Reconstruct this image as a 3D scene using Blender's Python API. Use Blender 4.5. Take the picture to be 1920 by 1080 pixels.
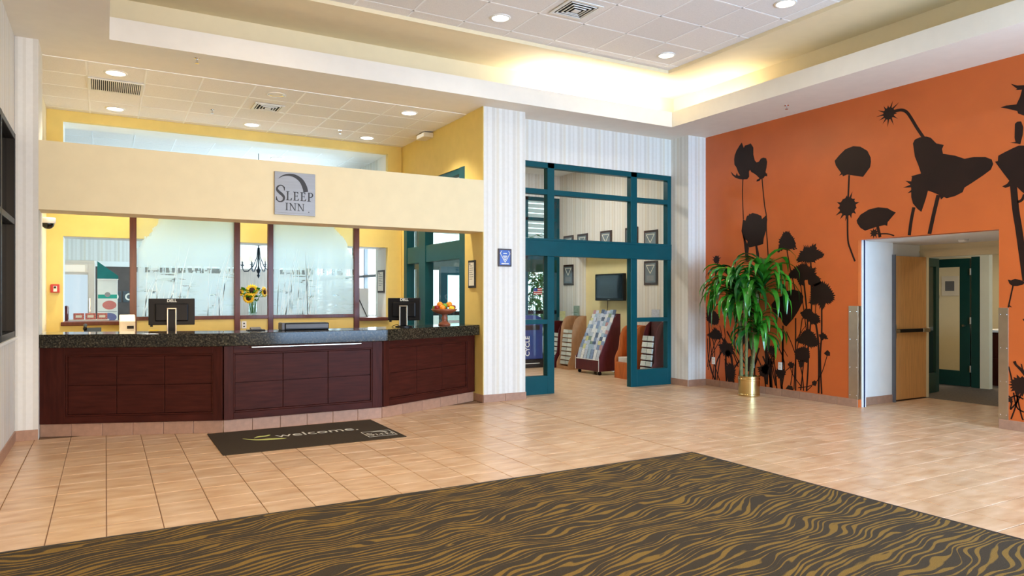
import bpy, bmesh, math, random
from mathutils import Vector, Matrix
random.seed(11)
for o in list(bpy.data.objects): bpy.data.objects.remove(o)
SC = bpy.context.scene
COL = SC.collection
R = math.radians

# ------------------------------------------------------------------ camera
cam_data = bpy.data.cameras.new('camera'); cam = bpy.data.objects.new('camera', cam_data); COL.objects.link(cam)
cam.location = (0, 0, 1.5); cam.rotation_euler = (R(90), 0, -R(29.717))
cam_data.sensor_width = 36; cam_data.lens = 25.03; cam_data.shift_y = 16.5/1920
cam_data.clip_start = .05; cam_data.clip_end = 200
SC.camera = cam

# ------------------------------------------------------------------ world, exposure
SC.view_settings.view_transform = 'Standard'; SC.view_settings.look = 'None'
SC.view_settings.gamma = 1; SC.view_settings.use_curve_mapping = False
SC.view_settings.exposure = -0.15
w = bpy.data.worlds.new('sky'); SC.world = w; w.use_nodes = True
bg = w.node_tree.nodes['Background']; bg.inputs[0].default_value = (.86, .94, 1, 1); bg.inputs[1].default_value = 3.0

def area(name, loc, rot, sx, sy, watts, col, parent=None, spread=180):
    d = bpy.data.lights.new(name, 'AREA'); d.shape = 'RECTANGLE'; d.size = sx; d.size_y = sy
    d.energy = watts; d.color = col; d.spread = R(spread)
    o = bpy.data.objects.new(name, d); COL.objects.link(o); o.location = loc; o.rotation_euler = rot
    if parent: o.parent = parent
    return o
COOL = (.38, .64, 1.0); WARM = (1.0, .88, .70); NEUT = (1.0, .96, .90)
# daylight entering by the window walls of the place, and an added warm fill
area('daylight_rear_window', (6.4, -3.3, 1.75), (R(90), 0, R(-10)), 4.4, 2.9, 560, COOL, spread=120)
area('daylight_side_window', (8.95, -.2, 1.85), (R(90), 0, R(90)), 5.4, 2.7, 240, COOL)
area('added_warm_fill_rear', (1.2, -3.3, 1.9), (R(90), 0, R(6)), 2.6, 2.2, 85, (1.0, .66, .34), spread=80)  # unseen warm light added to tint the left pier and wall
pt_ = area('daylight_entry', (6.8, 13.60, 1.9), (R(-90), 0, 0), 3.9, 3.3, 1, COOL); pt_.data.cycles.is_portal = True
area('daylight_breakfast', (4.95, 16.0, 2.0), (R(90), 0, R(90)), 5.0, 1.9, 560, (.62, .84, 1.0))

# ------------------------------------------------------------------ helpers
def S(r, g, b):
    f = lambda c: (c/255/12.92 if c/255 <= .04045 else ((c/255+.055)/1.055)**2.4)
    return (f(r), f(g), f(b), 1)

class MB:
    def __init__(s, M=None): s.v = []; s.f = []; s.M = M
    def add(s, vs, fs):
        n = len(s.v)
        s.v += [tuple(s.M @ Vector(p)) if s.M else tuple(p) for p in vs]
        s.f += [tuple(i+n for i in f) for f in fs]
        return s
    def box(s, x0, x1, y0, y1, z0, z1):
        vs = [(x, y, z) for z in (z0, z1) for y in (y0, y1) for x in (x0, x1)]
        return s.add(vs, [(0,2,3,1), (4,5,7,6), (0,1,5,4), (2,6,7,3), (0,4,6,2), (1,3,7,5)])
    def prism(s, poly, ax, a, b):
        n = len(poly)
        def P(p, t): return {'x': (t, p[0], p[1]), 'y': (p[0], t, p[1]), 'z': (p[0], p[1], t)}[ax]
        vs = [P(p, a) for p in poly] + [P(p, b) for p in poly]
        fs = [tuple(range(n))[::-1], tuple(range(n, 2*n))] + [(i, (i+1) % n, n+(i+1) % n, n+i) for i in range(n)]
        return s.add(vs, fs)
    def face(s, pts): return s.add(pts, [tuple(range(len(pts)))])
    def tube(s, pts, r, n=8, cap=True):
        pts = [Vector(p) for p in pts]; m = len(pts)
        rr = r if isinstance(r, (list, tuple)) else [r]*m
        vs = []; up = None
        for i, p in enumerate(pts):
            t = (pts[min(i+1, m-1)]-pts[max(i-1, 0)]).normalized()
            if up is None:
                up = Vector((0, 0, 1)) if abs(t.z) < .9 else Vector((1, 0, 0))
            a = t.cross(up)
            if a.length < 1e-5: a = t.cross(Vector((1, .3, 0)))
            a.normalize(); b = a.cross(t).normalized(); up = b
            for k in range(n):
                q = 2*math.pi*k/n
                vs.append(tuple(p+(a*math.cos(q)+b*math.sin(q))*rr[i]))
        fs = [(i*n+k, i*n+(k+1) % n, (i+1)*n+(k+1) % n, (i+1)*n+k) for i in range(m-1) for k in range(n)]
        if cap: fs += [tuple(range(n))[::-1], tuple(range((m-1)*n, m*n))]
        return s.add(vs, fs)
    def lathe(s, prof, n=24, c=(0, 0, 0), close=True):
        vs = []; m = len(prof)
        for r, z in prof:
            for k in range(n):
                q = 2*math.pi*k/n; vs.append((c[0]+r*math.cos(q), c[1]+r*math.sin(q), c[2]+z))
        fs = [(i*n+k, i*n+(k+1) % n, (i+1)*n+(k+1) % n, (i+1)*n+k) for i in range(m-1) for k in range(n)]
        if close: fs += [tuple(range(n))[::-1], tuple(range((m-1)*n, m*n))]
        return s.add(vs, fs)
    def ball(s, c, r, nu=14, nv=9, sc=(1, 1, 1)):
        vs = [(c[0], c[1], c[2]-r*sc[2])]
        for i in range(1, nv):
            t = -math.pi/2+math.pi*i/nv
            for k in range(nu):
                q = 2*math.pi*k/nu
                vs.append((c[0]+r*sc[0]*math.cos(t)*math.cos(q), c[1]+r*sc[1]*math.cos(t)*math.sin(q), c[2]+r*sc[2]*math.sin(t)))
        vs.append((c[0], c[1], c[2]+r*sc[2])); L = len(vs)-1
        fs = [(0, 1+(k+1) % nu, 1+k) for k in range(nu)]
        for i in range(nv-2):
            for k in range(nu):
                a = 1+i*nu
                fs.append((a+k, a+(k+1) % nu, a+nu+(k+1) % nu, a+nu+k))
        a = 1+(nv-2)*nu
        fs += [(a+k, a+(k+1) % nu, L) for k in range(nu)]
        return s.add(vs, fs)
    def mesh(s, name, mat, smooth=False):
        me = bpy.data.meshes.new(name); me.from_pydata(s.v, [], s.f)
        bm = bmesh.new(); bm.from_mesh(me); bmesh.ops.recalc_face_normals(bm, faces=bm.faces); bm.to_mesh(me); bm.free()
        if mat: me.materials.append(M[mat] if isinstance(mat, str) else mat)
        if smooth:
            for p in me.polygons: p.use_smooth = True
        return me
    def build(s, name, mat, parent=None, smooth=False, bevel=0, loc=None, seg=2):
        o = bpy.data.objects.new(name, s.mesh(name, mat, smooth)); COL.objects.link(o)
        if parent: o.parent = parent
        if loc: o.location = loc
        if bevel:
            b = o.modifiers.new('bevel', 'BEVEL'); b.width = bevel; b.segments = seg; b.limit_method = 'ANGLE'
        return o

def tag(o, label=None, cat=None, group=None, kind=None):
    if label: o['label'] = label
    if cat: o['category'] = cat
    if group: o['group'] = group
    if kind: o['kind'] = kind
    return o
def thing(name, label, cat, loc=(0, 0, 0), rz=0, group=None):
    o = bpy.data.objects.new(name, None); COL.objects.link(o); o.empty_display_size = .1
    o.location = loc; o.rotation_euler = (0, 0, rz)
    return tag(o, label, cat, group)
def struct(name, mb, mat, label, cat, parent=None, **k):
    o = mb.build(name, mat, parent, **k)
    if not parent: tag(o, label, cat, kind='structure')
    return o
def inst(src_mesh, name, parent=None, loc=(0, 0, 0), rot=(0, 0, 0), sc=(1, 1, 1)):
    o = bpy.data.objects.new(name, src_mesh); COL.objects.link(o)
    o.location = loc; o.rotation_euler = rot; o.scale = sc
    if parent: o.parent = parent
    return o
def copy_tree(o, parent=None):
    c = o.copy(); COL.objects.link(c); c.parent = parent
    for ch in list(o.children):
        copy_tree(ch, c)
    return c
def text_mesh(body, size, mat, name='lettering', parent=None, loc=(0, 0, 0), rot=(0, 0, 0), ext=.002, align='CENTER', sx=1.0, bold=0.0):
    cu = bpy.data.curves.new('t', 'FONT'); cu.body = body; cu.size = size; cu.extrude = ext; cu.align_x = align; cu.offset = bold
    t = bpy.data.objects.new('t', cu); COL.objects.link(t)
    dg = bpy.context.evaluated_depsgraph_get(); dg.update()
    me = bpy.data.meshes.new_from_object(t.evaluated_get(dg)); bpy.data.objects.remove(t)
    me.name = name; me.materials.clear(); me.materials.append(M[mat])
    o = inst(me, name, parent, loc, rot, (sx, 1, 1)); return o

# ------------------------------------------------------------------ materials
M = {}
def nm(name):
    m = bpy.data.materials.new(name); m.use_nodes = True; M[name] = m
    nt = m.node_tree; return m, nt, nt.nodes['Principled BSDF']
def node(nt, t, **k):
    n = nt.nodes.new(t)
    for a, b in k.items(): setattr(n, a, b)
    return n
def ramp(nt, stops, interp='LINEAR'):
    n = nt.nodes.new('ShaderNodeValToRGB'); n.color_ramp.interpolation = interp
    e = n.color_ramp.elements
    while len(e) < len(stops): e.new(.5)
    for i, (p, c) in enumerate(stops): e[i].position = p; e[i].color = c
    return n
def mth(nt, op, a, b=None, c=None):
    n = nt.nodes.new('ShaderNodeMath'); n.operation = op
    for i, x in enumerate((a, b, c)):
        if x is None: continue
        if isinstance(x, (int, float)): n.inputs[i].default_value = x
        else: nt.links.new(x, n.inputs[i])
    return n.outputs[0]
def mixc(nt, fac, a, b, mode='MIX'):
    n = nt.nodes.new('ShaderNodeMix'); n.data_type = 'RGBA'; n.blend_type = mode
    for i, x in ((0, fac), (6, a), (7, b)):
        if isinstance(x, (int, float, tuple)): n.inputs[i].default_value = x
        else: nt.links.new(x, n.inputs[i])
    return n.outputs[2]
def dark(c, k): return (c[0]*k, c[1]*k, c[2]*k, 1)
def pm(name, c, rough=.6, metal=0, var=.06, scale=6, bump=0, bscale=60, rand=0, coat=0, emit=0, vec=(1, 1, 1), spec=.5, detail=3):
    m, nt, b = nm(name); L = nt.links
    tc = node(nt, 'ShaderNodeTexCoord'); mp = node(nt, 'ShaderNodeMapping'); mp.inputs['Scale'].default_value = vec
    L.new(tc.outputs['Object'], mp.inputs[0])
    n = node(nt, 'ShaderNodeTexNoise'); n.inputs['Scale'].default_value = scale; n.inputs['Detail'].default_value = detail
    L.new(mp.outputs[0], n.inputs['Vector'])
    rp = ramp(nt, [(.3, dark(c, 1-var)), (.7, dark(c, 1+var))]); L.new(n.outputs[0], rp.inputs[0]); out = rp.outputs[0]
    if rand:
        oi = node(nt, 'ShaderNodeObjectInfo')
        v = mth(nt, 'MULTIPLY_ADD', oi.outputs['Random'], 2*rand, 1-rand)
        cc = node(nt, 'ShaderNodeCombineColor'); [L.new(v, cc.inputs[i]) for i in range(3)]
        out = mixc(nt, 1.0, out, cc.outputs[0], 'MULTIPLY')
    L.new(out, b.inputs['Base Color'])
    b.inputs['Roughness'].default_value = rough; b.inputs['Metallic'].default_value = metal
    b.inputs['Specular IOR Level'].default_value = spec; b.inputs['Coat Weight'].default_value = coat; b.inputs['Coat Roughness'].default_value = .1
    if bump:
        n2 = node(nt, 'ShaderNodeTexNoise'); n2.inputs['Scale'].default_value = bscale; L.new(mp.outputs[0], n2.inputs['Vector'])
        bp = node(nt, 'ShaderNodeBump'); bp.inputs['Strength'].default_value = bump; bp.inputs['Distance'].default_value = .01
        L.new(n2.outputs[0], bp.inputs['Height']); L.new(bp.outputs[0], b.inputs['Normal'])
    if emit:
        b.inputs['Emission Color'].default_value = c; b.inputs['Emission Strength'].default_value = emit
    return m
def glass(name, tint=(1, 1, 1, 1), gloss=1.0):
    m, nt, b = nm(name); L = nt.links; nt.nodes.remove(b)
    t = node(nt, 'ShaderNodeBsdfTransparent'); t.inputs[0].default_value = tint
    g = node(nt, 'ShaderNodeBsdfGlossy'); g.inputs['Roughness'].default_value = .02
    lw = node(nt, 'ShaderNodeLayerWeight'); lw.inputs[0].default_value = .5
    f = mth(nt, 'MULTIPLY', mth(nt, 'MULTIPLY_ADD', mth(nt, 'POWER', lw.outputs['Facing'], 5), .6, .025), gloss)
    mx = node(nt, 'ShaderNodeMixShader'); L.new(f, mx.inputs[0]); L.new(t.outputs[0], mx.inputs[1]); L.new(g.outputs[0], mx.inputs[2])
    L.new(mx.outputs[0], nt.nodes['Material Output'].inputs[0]); return m
def stripes(name, cols, period, rough=.6):
    m, nt, b = nm(name); L = nt.links
    tc = node(nt, 'ShaderNodeTexCoord'); sp = node(nt, 'ShaderNodeSeparateXYZ'); L.new(tc.outputs['Object'], sp.inputs[0])
    s = mth(nt, 'ADD', sp.outputs[0], sp.outputs[1])
    fr = mth(nt, 'FRACT', mth(nt, 'DIVIDE', s, period))
    rp = ramp(nt, cols, 'CONSTANT'); L.new(fr, rp.inputs[0])
    n = node(nt, 'ShaderNodeTexNoise'); n.inputs['Scale'].default_value = 25; L.new(tc.outputs['Object'], n.inputs['Vector'])
    r2 = ramp(nt, [(.3, (.96, .96, .96, 1)), (.7, (1, 1, 1, 1))]); L.new(n.outputs[0], r2.inputs[0])
    L.new(mixc(nt, 1.0, rp.outputs[0], r2.outputs[0], 'MULTIPLY'), b.inputs['Base Color'])
    b.inputs['Roughness'].default_value = rough; b.inputs['Specular IOR Level'].default_value = .3
    return m
def emis(name, c, st):
    m, nt, b = nm(name); nt.nodes.remove(b)
    e = node(nt, 'ShaderNodeEmission'); e.inputs[0].default_value = c; e.inputs[1].default_value = st
    nt.links.new(e.outputs[0], nt.nodes['Material Output'].inputs[0]); return m

stripes('wallpaper', [(0, S(228, 226, 218)), (.12, S(221, 218, 208)), (.2, S(230, 228, 220)), (.38, S(216, 212, 201)), (.52, S(227, 224, 214)), (.6, S(222, 216, 200)), (.72, S(230, 229, 221)), (.86, S(219, 216, 206))], .34)
pm('paint_cream', S(230, 214, 172), .7, var=.02)
pm('paint_soffit', S(233, 227, 214), .75, var=.02)
pm('paint_white', S(234, 234, 228), .7, var=.02)
pm('paint_yellow', S(228, 202, 116), .6, var=.03)
pm('paint_alcove', S(240, 226, 170), .7, var=.02)
pm('paint_cove', S(236, 220, 182), .7, var=.02)
pm('paint_orange', S(200, 98, 40), .38, var=.06, scale=2, bump=.03, bscale=120)
pm('mural_brown', S(36, 19, 13), .45, var=.15, scale=4, spec=.25)
pm('dark_void', S(18, 18, 18), .9, var=.1)
pm('ceiling_panel', S(236, 233, 228), .85, var=.05, scale=90, bump=.15, bscale=160, rand=.03, detail=4)
pm('grid_white', S(250, 250, 248), .5, var=.01)
# floor tile
def tile_mat():
    m, nt, b = nm('floor_tile'); L = nt.links
    tc = node(nt, 'ShaderNodeTexCoord'); oi = node(nt, 'ShaderNodeObjectInfo')
    geo = node(nt, 'ShaderNodeNewGeometry')
    mp = node(nt, 'ShaderNodeMapping'); mp.inputs['Scale'].default_value = (2.2, 7, 1); L.new(geo.outputs['Position'], mp.inputs[0])
    n = node(nt, 'ShaderNodeTexNoise'); n.inputs['Scale'].default_value = 1.6; n.inputs['Detail'].default_value = 4; L.new(mp.outputs[0], n.inputs['Vector'])
    rp = ramp(nt, [(.28, S(200, 156, 116)), (.5, S(218, 181, 143)), (.72, S(232, 200, 168))]); L.new(n.outputs[0], rp.inputs[0])
    v = mth(nt, 'MULTIPLY_ADD', oi.outputs['Random'], .10, .95)
    cc = node(nt, 'ShaderNodeCombineColor'); [L.new(v, cc.inputs[i]) for i in range(3)]
    L.new(mixc(nt, 1.0, rp.outputs[0], cc.outputs[0], 'MULTIPLY'), b.inputs['Base Color'])
    b.inputs['Roughness'].default_value = .31
tile_mat()
pm('grout', S(140, 106, 78), .9, var=.08, scale=20)
pm('base_tile', S(168, 130, 106), .45, var=.10, scale=7, vec=(3, 3, 8), rand=.05)
# carpet
def carpet_mat():
    m, nt, b = nm('carpet_pattern'); L = nt.links
    tc = node(nt, 'ShaderNodeTexCoord')
    n0 = node(nt, 'ShaderNodeTexNoise'); n0.inputs['Scale'].default_value = 1.5; n0.inputs['Detail'].default_value = 1.0; L.new(tc.outputs['Object'], n0.inputs['Vector'])
    sp = node(nt, 'ShaderNodeSeparateXYZ'); L.new(tc.outputs['Object'], sp.inputs[0])
    yy = mth(nt, 'ADD', mth(nt, 'MULTIPLY_ADD', sp.outputs[0], -.16, sp.outputs[1]), mth(nt, 'MULTIPLY_ADD', n0.outputs[0], .36, -.18))
    cx = node(nt, 'ShaderNodeCombineXYZ'); L.new(mth(nt, 'MULTIPLY', sp.outputs[0], 2.0), cx.inputs[0]); L.new(mth(nt, 'MULTIPLY', yy, 7), cx.inputs[1])
    n1 = node(nt, 'ShaderNodeTexNoise'); n1.inputs['Scale'].default_value = 1.0; n1.inputs['Detail'].default_value = 1.0; L.new(cx.outputs[0], n1.inputs['Vector'])
    ph = mth(nt, 'ADD', mth(nt, 'MULTIPLY', yy, 22), mth(nt, 'MULTIPLY', n1.outputs[0], 3.6))
    band = mth(nt, 'ABSOLUTE', mth(nt, 'SUBTRACT', mth(nt, 'FRACT', ph), .5))
    cx2 = node(nt, 'ShaderNodeCombineXYZ'); L.new(mth(nt, 'MULTIPLY', sp.outputs[0], 3.2), cx2.inputs[0]); L.new(mth(nt, 'MULTIPLY', yy, 12), cx2.inputs[1])
    n2 = node(nt, 'ShaderNodeTexNoise'); n2.inputs['Scale'].default_value = 1.0; n2.inputs['Detail'].default_value = 2; L.new(cx2.outputs[0], n2.inputs['Vector'])
    th = mth(nt, 'MULTIPLY_ADD', n2.outputs[0], .9, -.27)
    dif = mth(nt, 'SUBTRACT', th, band)
    rp = ramp(nt, [(.0, (0,)*3+(1,)), (.07, (1,)*3+(1,))]); L.new(mth(nt, 'ADD', dif, .02), rp.inputs[0])
    nz = node(nt, 'ShaderNodeTexNoise'); nz.inputs['Scale'].default_value = 260; nz.inputs['Detail'].default_value = 1; L.new(tc.outputs['Object'], nz.inputs['Vector'])
    rg = ramp(nt, [(.3, S(54, 47, 37)), (.7, S(78, 69, 55))]); L.new(nz.outputs[0], rg.inputs[0])
    ro = ramp(nt, [(.3, S(106, 84, 42)), (.7, S(152, 120, 60))]); L.new(nz.outputs[0], ro.inputs[0])
    L.new(mixc(nt, rp.outputs[0], rg.outputs[0], ro.outputs[0]), b.inputs['Base Color'])
    b.inputs['Roughness'].default_value = .95; b.inputs['Specular IOR Level'].default_value = .15
    bp = node(nt, 'ShaderNodeBump'); bp.inputs['Strength'].default_value = .5; bp.inputs['Distance'].default_value = .006
    L.new(nz.outputs[0], bp.inputs['Height']); L.new(bp.outputs[0], b.inputs['Normal'])
carpet_mat()
pm('floor_pale', S(206, 202, 196), .5, var=.05, scale=3)
pm('carpet_grey', S(112, 100, 86), .95, var=.2, scale=30)
pm('carpet_edge', S(40, 34, 28), .6)
def wood(name, c, vec, rough=.35, var=.35, coat=.2, spec=.3):
    return pm(name, c, rough, var=var, scale=3, vec=vec, coat=coat, detail=6, spec=spec)
wood('wood_mahogany', S(64, 26, 18), (10, 10, 1.2), .45, .3, 0, .12)
wood('wood_mahogany_h', S(64, 26, 18), (1.2, 1.2, 10), .45, .3, 0, .12)
wood('wood_maple', S(218, 162, 98), (14, 14, 1.0), .4, .12, .1)
wood('wood_frame', S(92, 42, 24), (12, 12, 1), .4, .25, .1)
wood('wood_kraft', S(186, 142, 102), (6, 6, 2), .6, .12, 0)
wood('wood_orange', S(196, 104, 44), (8, 8, 1.4), .45, .18, .1)
wood('wood_burgundy', S(92, 34, 36), (6, 6, 2), .45, .15, .1)
def granite():
    m, nt, b = nm('granite'); L = nt.links
    tc = node(nt, 'ShaderNodeTexCoord'); v = node(nt, 'ShaderNodeTexVoronoi'); v.inputs['Scale'].default_value = 130; L.new(tc.outputs['Object'], v.inputs['Vector'])
    n = node(nt, 'ShaderNodeTexNoise'); n.inputs['Scale'].default_value = 60; n.inputs['Detail'].default_value = 5; L.new(tc.outputs['Object'], n.inputs['Vector'])
    rp = ramp(nt, [(.32, S(22, 20, 16)), (.5, S(48, 44, 34)), (.62, S(74, 68, 52)), (.74, S(120, 108, 86))]); L.new(n.outputs[0], rp.inputs[0])
    r2 = ramp(nt, [(.0, (.5,)*3+(1,)), (.6, (1,)*3+(1,))]); L.new(v.outputs['Distance'], r2.inputs[0])
    L.new(mixc(nt, 1.0, rp.outputs[0], r2.outputs[0], 'MULTIPLY'), b.inputs['Base Color']); b.inputs['Roughness'].default_value = .1; b.inputs['Specular IOR Level'].default_value = .22
granite()
pm('green_metal', S(8, 74, 82), .35, var=.05, spec=.2)
pm('green_dark', S(14, 62, 50), .35, var=.05)
pm('steel', S(190, 182, 166), .28, metal=1, var=.06, scale=8)
pm('silver_plate', S(146, 146, 146), .45, metal=.3, var=.06, scale=3, vec=(1, 1, 14))
pm('chrome', S(220, 220, 222), .12, metal=1)
pm('brass', S(214, 190, 130), .2, metal=1, var=.05)
pm('black_plastic', S(14, 14, 16), .4, var=.1, spec=.25)
pm('black_gloss', S(10, 10, 12), .12, var=.1)
pm('screen_off', S(16, 18, 22), .1, var=.05)
pm('white_plastic', S(236, 234, 226), .4, var=.02)
pm('beige_plastic', S(222, 212, 190), .5, var=.03)
pm('grey_plastic', S(96, 98, 102), .5)
pm('red_plastic', S(186, 32, 26), .4)
pm('ink_black', S(34, 28, 22), .5)
pm('ink_white', S(236, 232, 214), .6)
pm('ink_lime', S(206, 210, 120), .8)
pm('mat_brown', S(56, 42, 20), .95, var=.12, scale=160, bump=.4, bscale=400)
pm('paper', S(232, 230, 220), .8, var=.04)
pm('leaf_green', S(54, 132, 34), .22, var=.3, scale=5, rand=.22)
pm('leaf_dark', S(34, 100, 40), .25, var=.25, scale=4, rand=.2)
pm('cane', S(120, 124, 78), .7, var=.2, scale=20)
pm('soil', S(50, 36, 24), .95, var=.3, scale=40)
pm('bamboo_leaf', S(54, 150, 84), .5, var=.3, scale=6, rand=.2)
pm('petal_yellow', S(246, 196, 16), .5, var=.12, scale=20)
pm('seed_brown', S(58, 30, 14), .9, var=.3, scale=90)
pm('stem_green', S(70, 120, 40), .6, var=.2)
pm('fruit_orange', S(238, 140, 20), .4, var=.06, scale=12, bump=.15, bscale=200)
pm('fruit_lemon', S(240, 200, 30), .4, var=.05)
pm('fruit_red', S(150, 40, 30), .3, var=.2, scale=5)
pm('fruit_green', S(120, 160, 50), .3, var=.15, scale=5)
pm('bowl_clay', S(150, 84, 56), .4, var=.15, scale=9)
pm('plaque_frame', S(52, 36, 30), .3, var=.2)
pm('plaque_plate', S(120, 128, 132), .3, metal=.3, var=.08)
pm('plaque_blue', S(64, 92, 150), .25, metal=.4, var=.1)
pm('blue_bin', S(40, 62, 118), .45, var=.08)
pm('awning_green', S(8, 112, 108), .7, var=.08)
pm('teal_band', S(30, 160, 140), .6)
pm('food_pink', S(206, 120, 110), .7, var=.45, scale=70)
pm('food_violet', S(110, 110, 150), .7, var=.6, scale=90)
pm('tile_dark', S(70, 80, 84), .4, var=.2, scale=20)
pm('iron', S(30, 40, 50), .4, metal=.6)
pm('lamp_shade', S(240, 236, 222), .8, emit=.5)
emis('fridge_added_glow', (.72, .9, 1, 1), 1.0)
pm('navy_seal', S(16, 34, 74), .4)
pm('curtain', S(150, 138, 126), .9, var=.2, scale=5, vec=(12, 12, .4))
pm('backsplash', S(86, 76, 70), .6, var=.1)
pm('siding', S(228, 230, 232), .7, var=.03)
pm('ground', S(150, 148, 140), .9, var=.15)
pm('flag_red', S(190, 60, 60), .6); pm('flag_blue', S(50, 70, 140), .6)
emis('lamp_on', (1, .93, .82, 1), 9); emis('cove_tube', (1, .95, .86, 1), 14)
glass('glass_clear'); glass('glass_green', (.86, .96, .94, 1)); glass('acrylic', (.97, .98, .98, 1), 1.3)
def dark_glass():
    m, nt, b = nm('glass_dark'); b.inputs['Base Color'].default_value = S(14, 18, 16); b.inputs['Roughness'].default_value = .12
dark_glass()
def frosted(name, flip):
    m, nt, b = nm(name); L = nt.links; nt.nodes.remove(b)
    tc = node(nt, 'ShaderNodeTexCoord'); sp = node(nt, 'ShaderNodeSeparateXYZ'); L.new(tc.outputs['Generated'], sp.inputs[0])
    U = sp.outputs[0] if not flip else mth(nt, 'SUBTRACT', 1.0, sp.outputs[0]); V = sp.outputs[2]
    # crown of trees along the top, lower at the outer corners
    n = node(nt, 'ShaderNodeTexNoise'); n.inputs['Scale'].default_value = 5.5; n.inputs['Detail'].default_value = 9; n.inputs['Roughness'].default_value = .62; L.new(tc.outputs['Generated'], n.inputs['Vector'])
    edge = mth(nt, 'MULTIPLY_ADD', n.outputs[0], .34, mth(nt, 'MULTIPLY_ADD', U, 1.1, .36))
    top = mth(nt, 'GREATER_THAN', V, edge)
    # horizontal ripples
    mp = node(nt, 'ShaderNodeMapping'); mp.inputs['Scale'].default_value = (3, 1, 26); L.new(tc.outputs['Generated'], mp.inputs[0])
    n2 = node(nt, 'ShaderNodeTexNoise'); n2.inputs['Scale'].default_value = 1.6; n2.inputs['Detail'].default_value = 4; L.new(mp.outputs[0], n2.inputs['Vector'])
    low = mth(nt, 'LESS_THAN', V, .40)
    rip = mth(nt, 'MULTIPLY', mth(nt, 'GREATER_THAN', n2.outputs[0], .585), low)
    # slanting grass blades near the horizon
    mp2 = node(nt, 'ShaderNodeMapping'); mp2.inputs['Scale'].default_value = (34, 1, 5); mp2.inputs['Rotation'].default_value = (0, R(14), 0); L.new(tc.outputs['Generated'], mp2.inputs[0])
    n3 = node(nt, 'ShaderNodeTexNoise'); n3.inputs['Scale'].default_value = 1; n3.inputs['Detail'].default_value = 1; L.new(mp2.outputs[0], n3.inputs['Vector'])
    bandz = mth(nt, 'LESS_THAN', mth(nt, 'ABSOLUTE', mth(nt, 'SUBTRACT', V, .385)), .028)
    bl = mth(nt, 'MULTIPLY', mth(nt, 'GREATER_THAN', n3.outputs[0], .47), bandz)
    clear = mth(nt, 'MAXIMUM', mth(nt, 'MAXIMUM', top, rip), bl)
    tr = node(nt, 'ShaderNodeBsdfTransparent'); tr.inputs[0].default_value = (.93, .98, .96, 1)
    tl = node(nt, 'ShaderNodeBsdfTranslucent'); tl.inputs[0].default_value = (.74, .93, 1, 1)
    df = node(nt, 'ShaderNodeBsdfDiffuse'); df.inputs[0].default_value = (.78, .9, .94, 1)
    m1 = node(nt, 'ShaderNodeMixShader'); m1.inputs[0].default_value = .4; L.new(tl.outputs[0], m1.inputs[1]); L.new(df.outputs[0], m1.inputs[2])
    m2 = node(nt, 'ShaderNodeMixShader'); m2.inputs[0].default_value = .22; L.new(m1.outputs[0], m2.inputs[1]); L.new(tr.outputs[0], m2.inputs[2])
    m3 = node(nt, 'ShaderNodeMixShader'); L.new(mth(nt, 'MULTIPLY', clear, .85), m3.inputs[0]); L.new(m2.outputs[0], m3.inputs[1]); L.new(tr.outputs[0], m3.inputs[2])
    L.new(m3.outputs[0], nt.nodes['Material Output'].inputs[0])
frosted('glass_etched', False); frosted('glass_etched_b', True)

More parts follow.
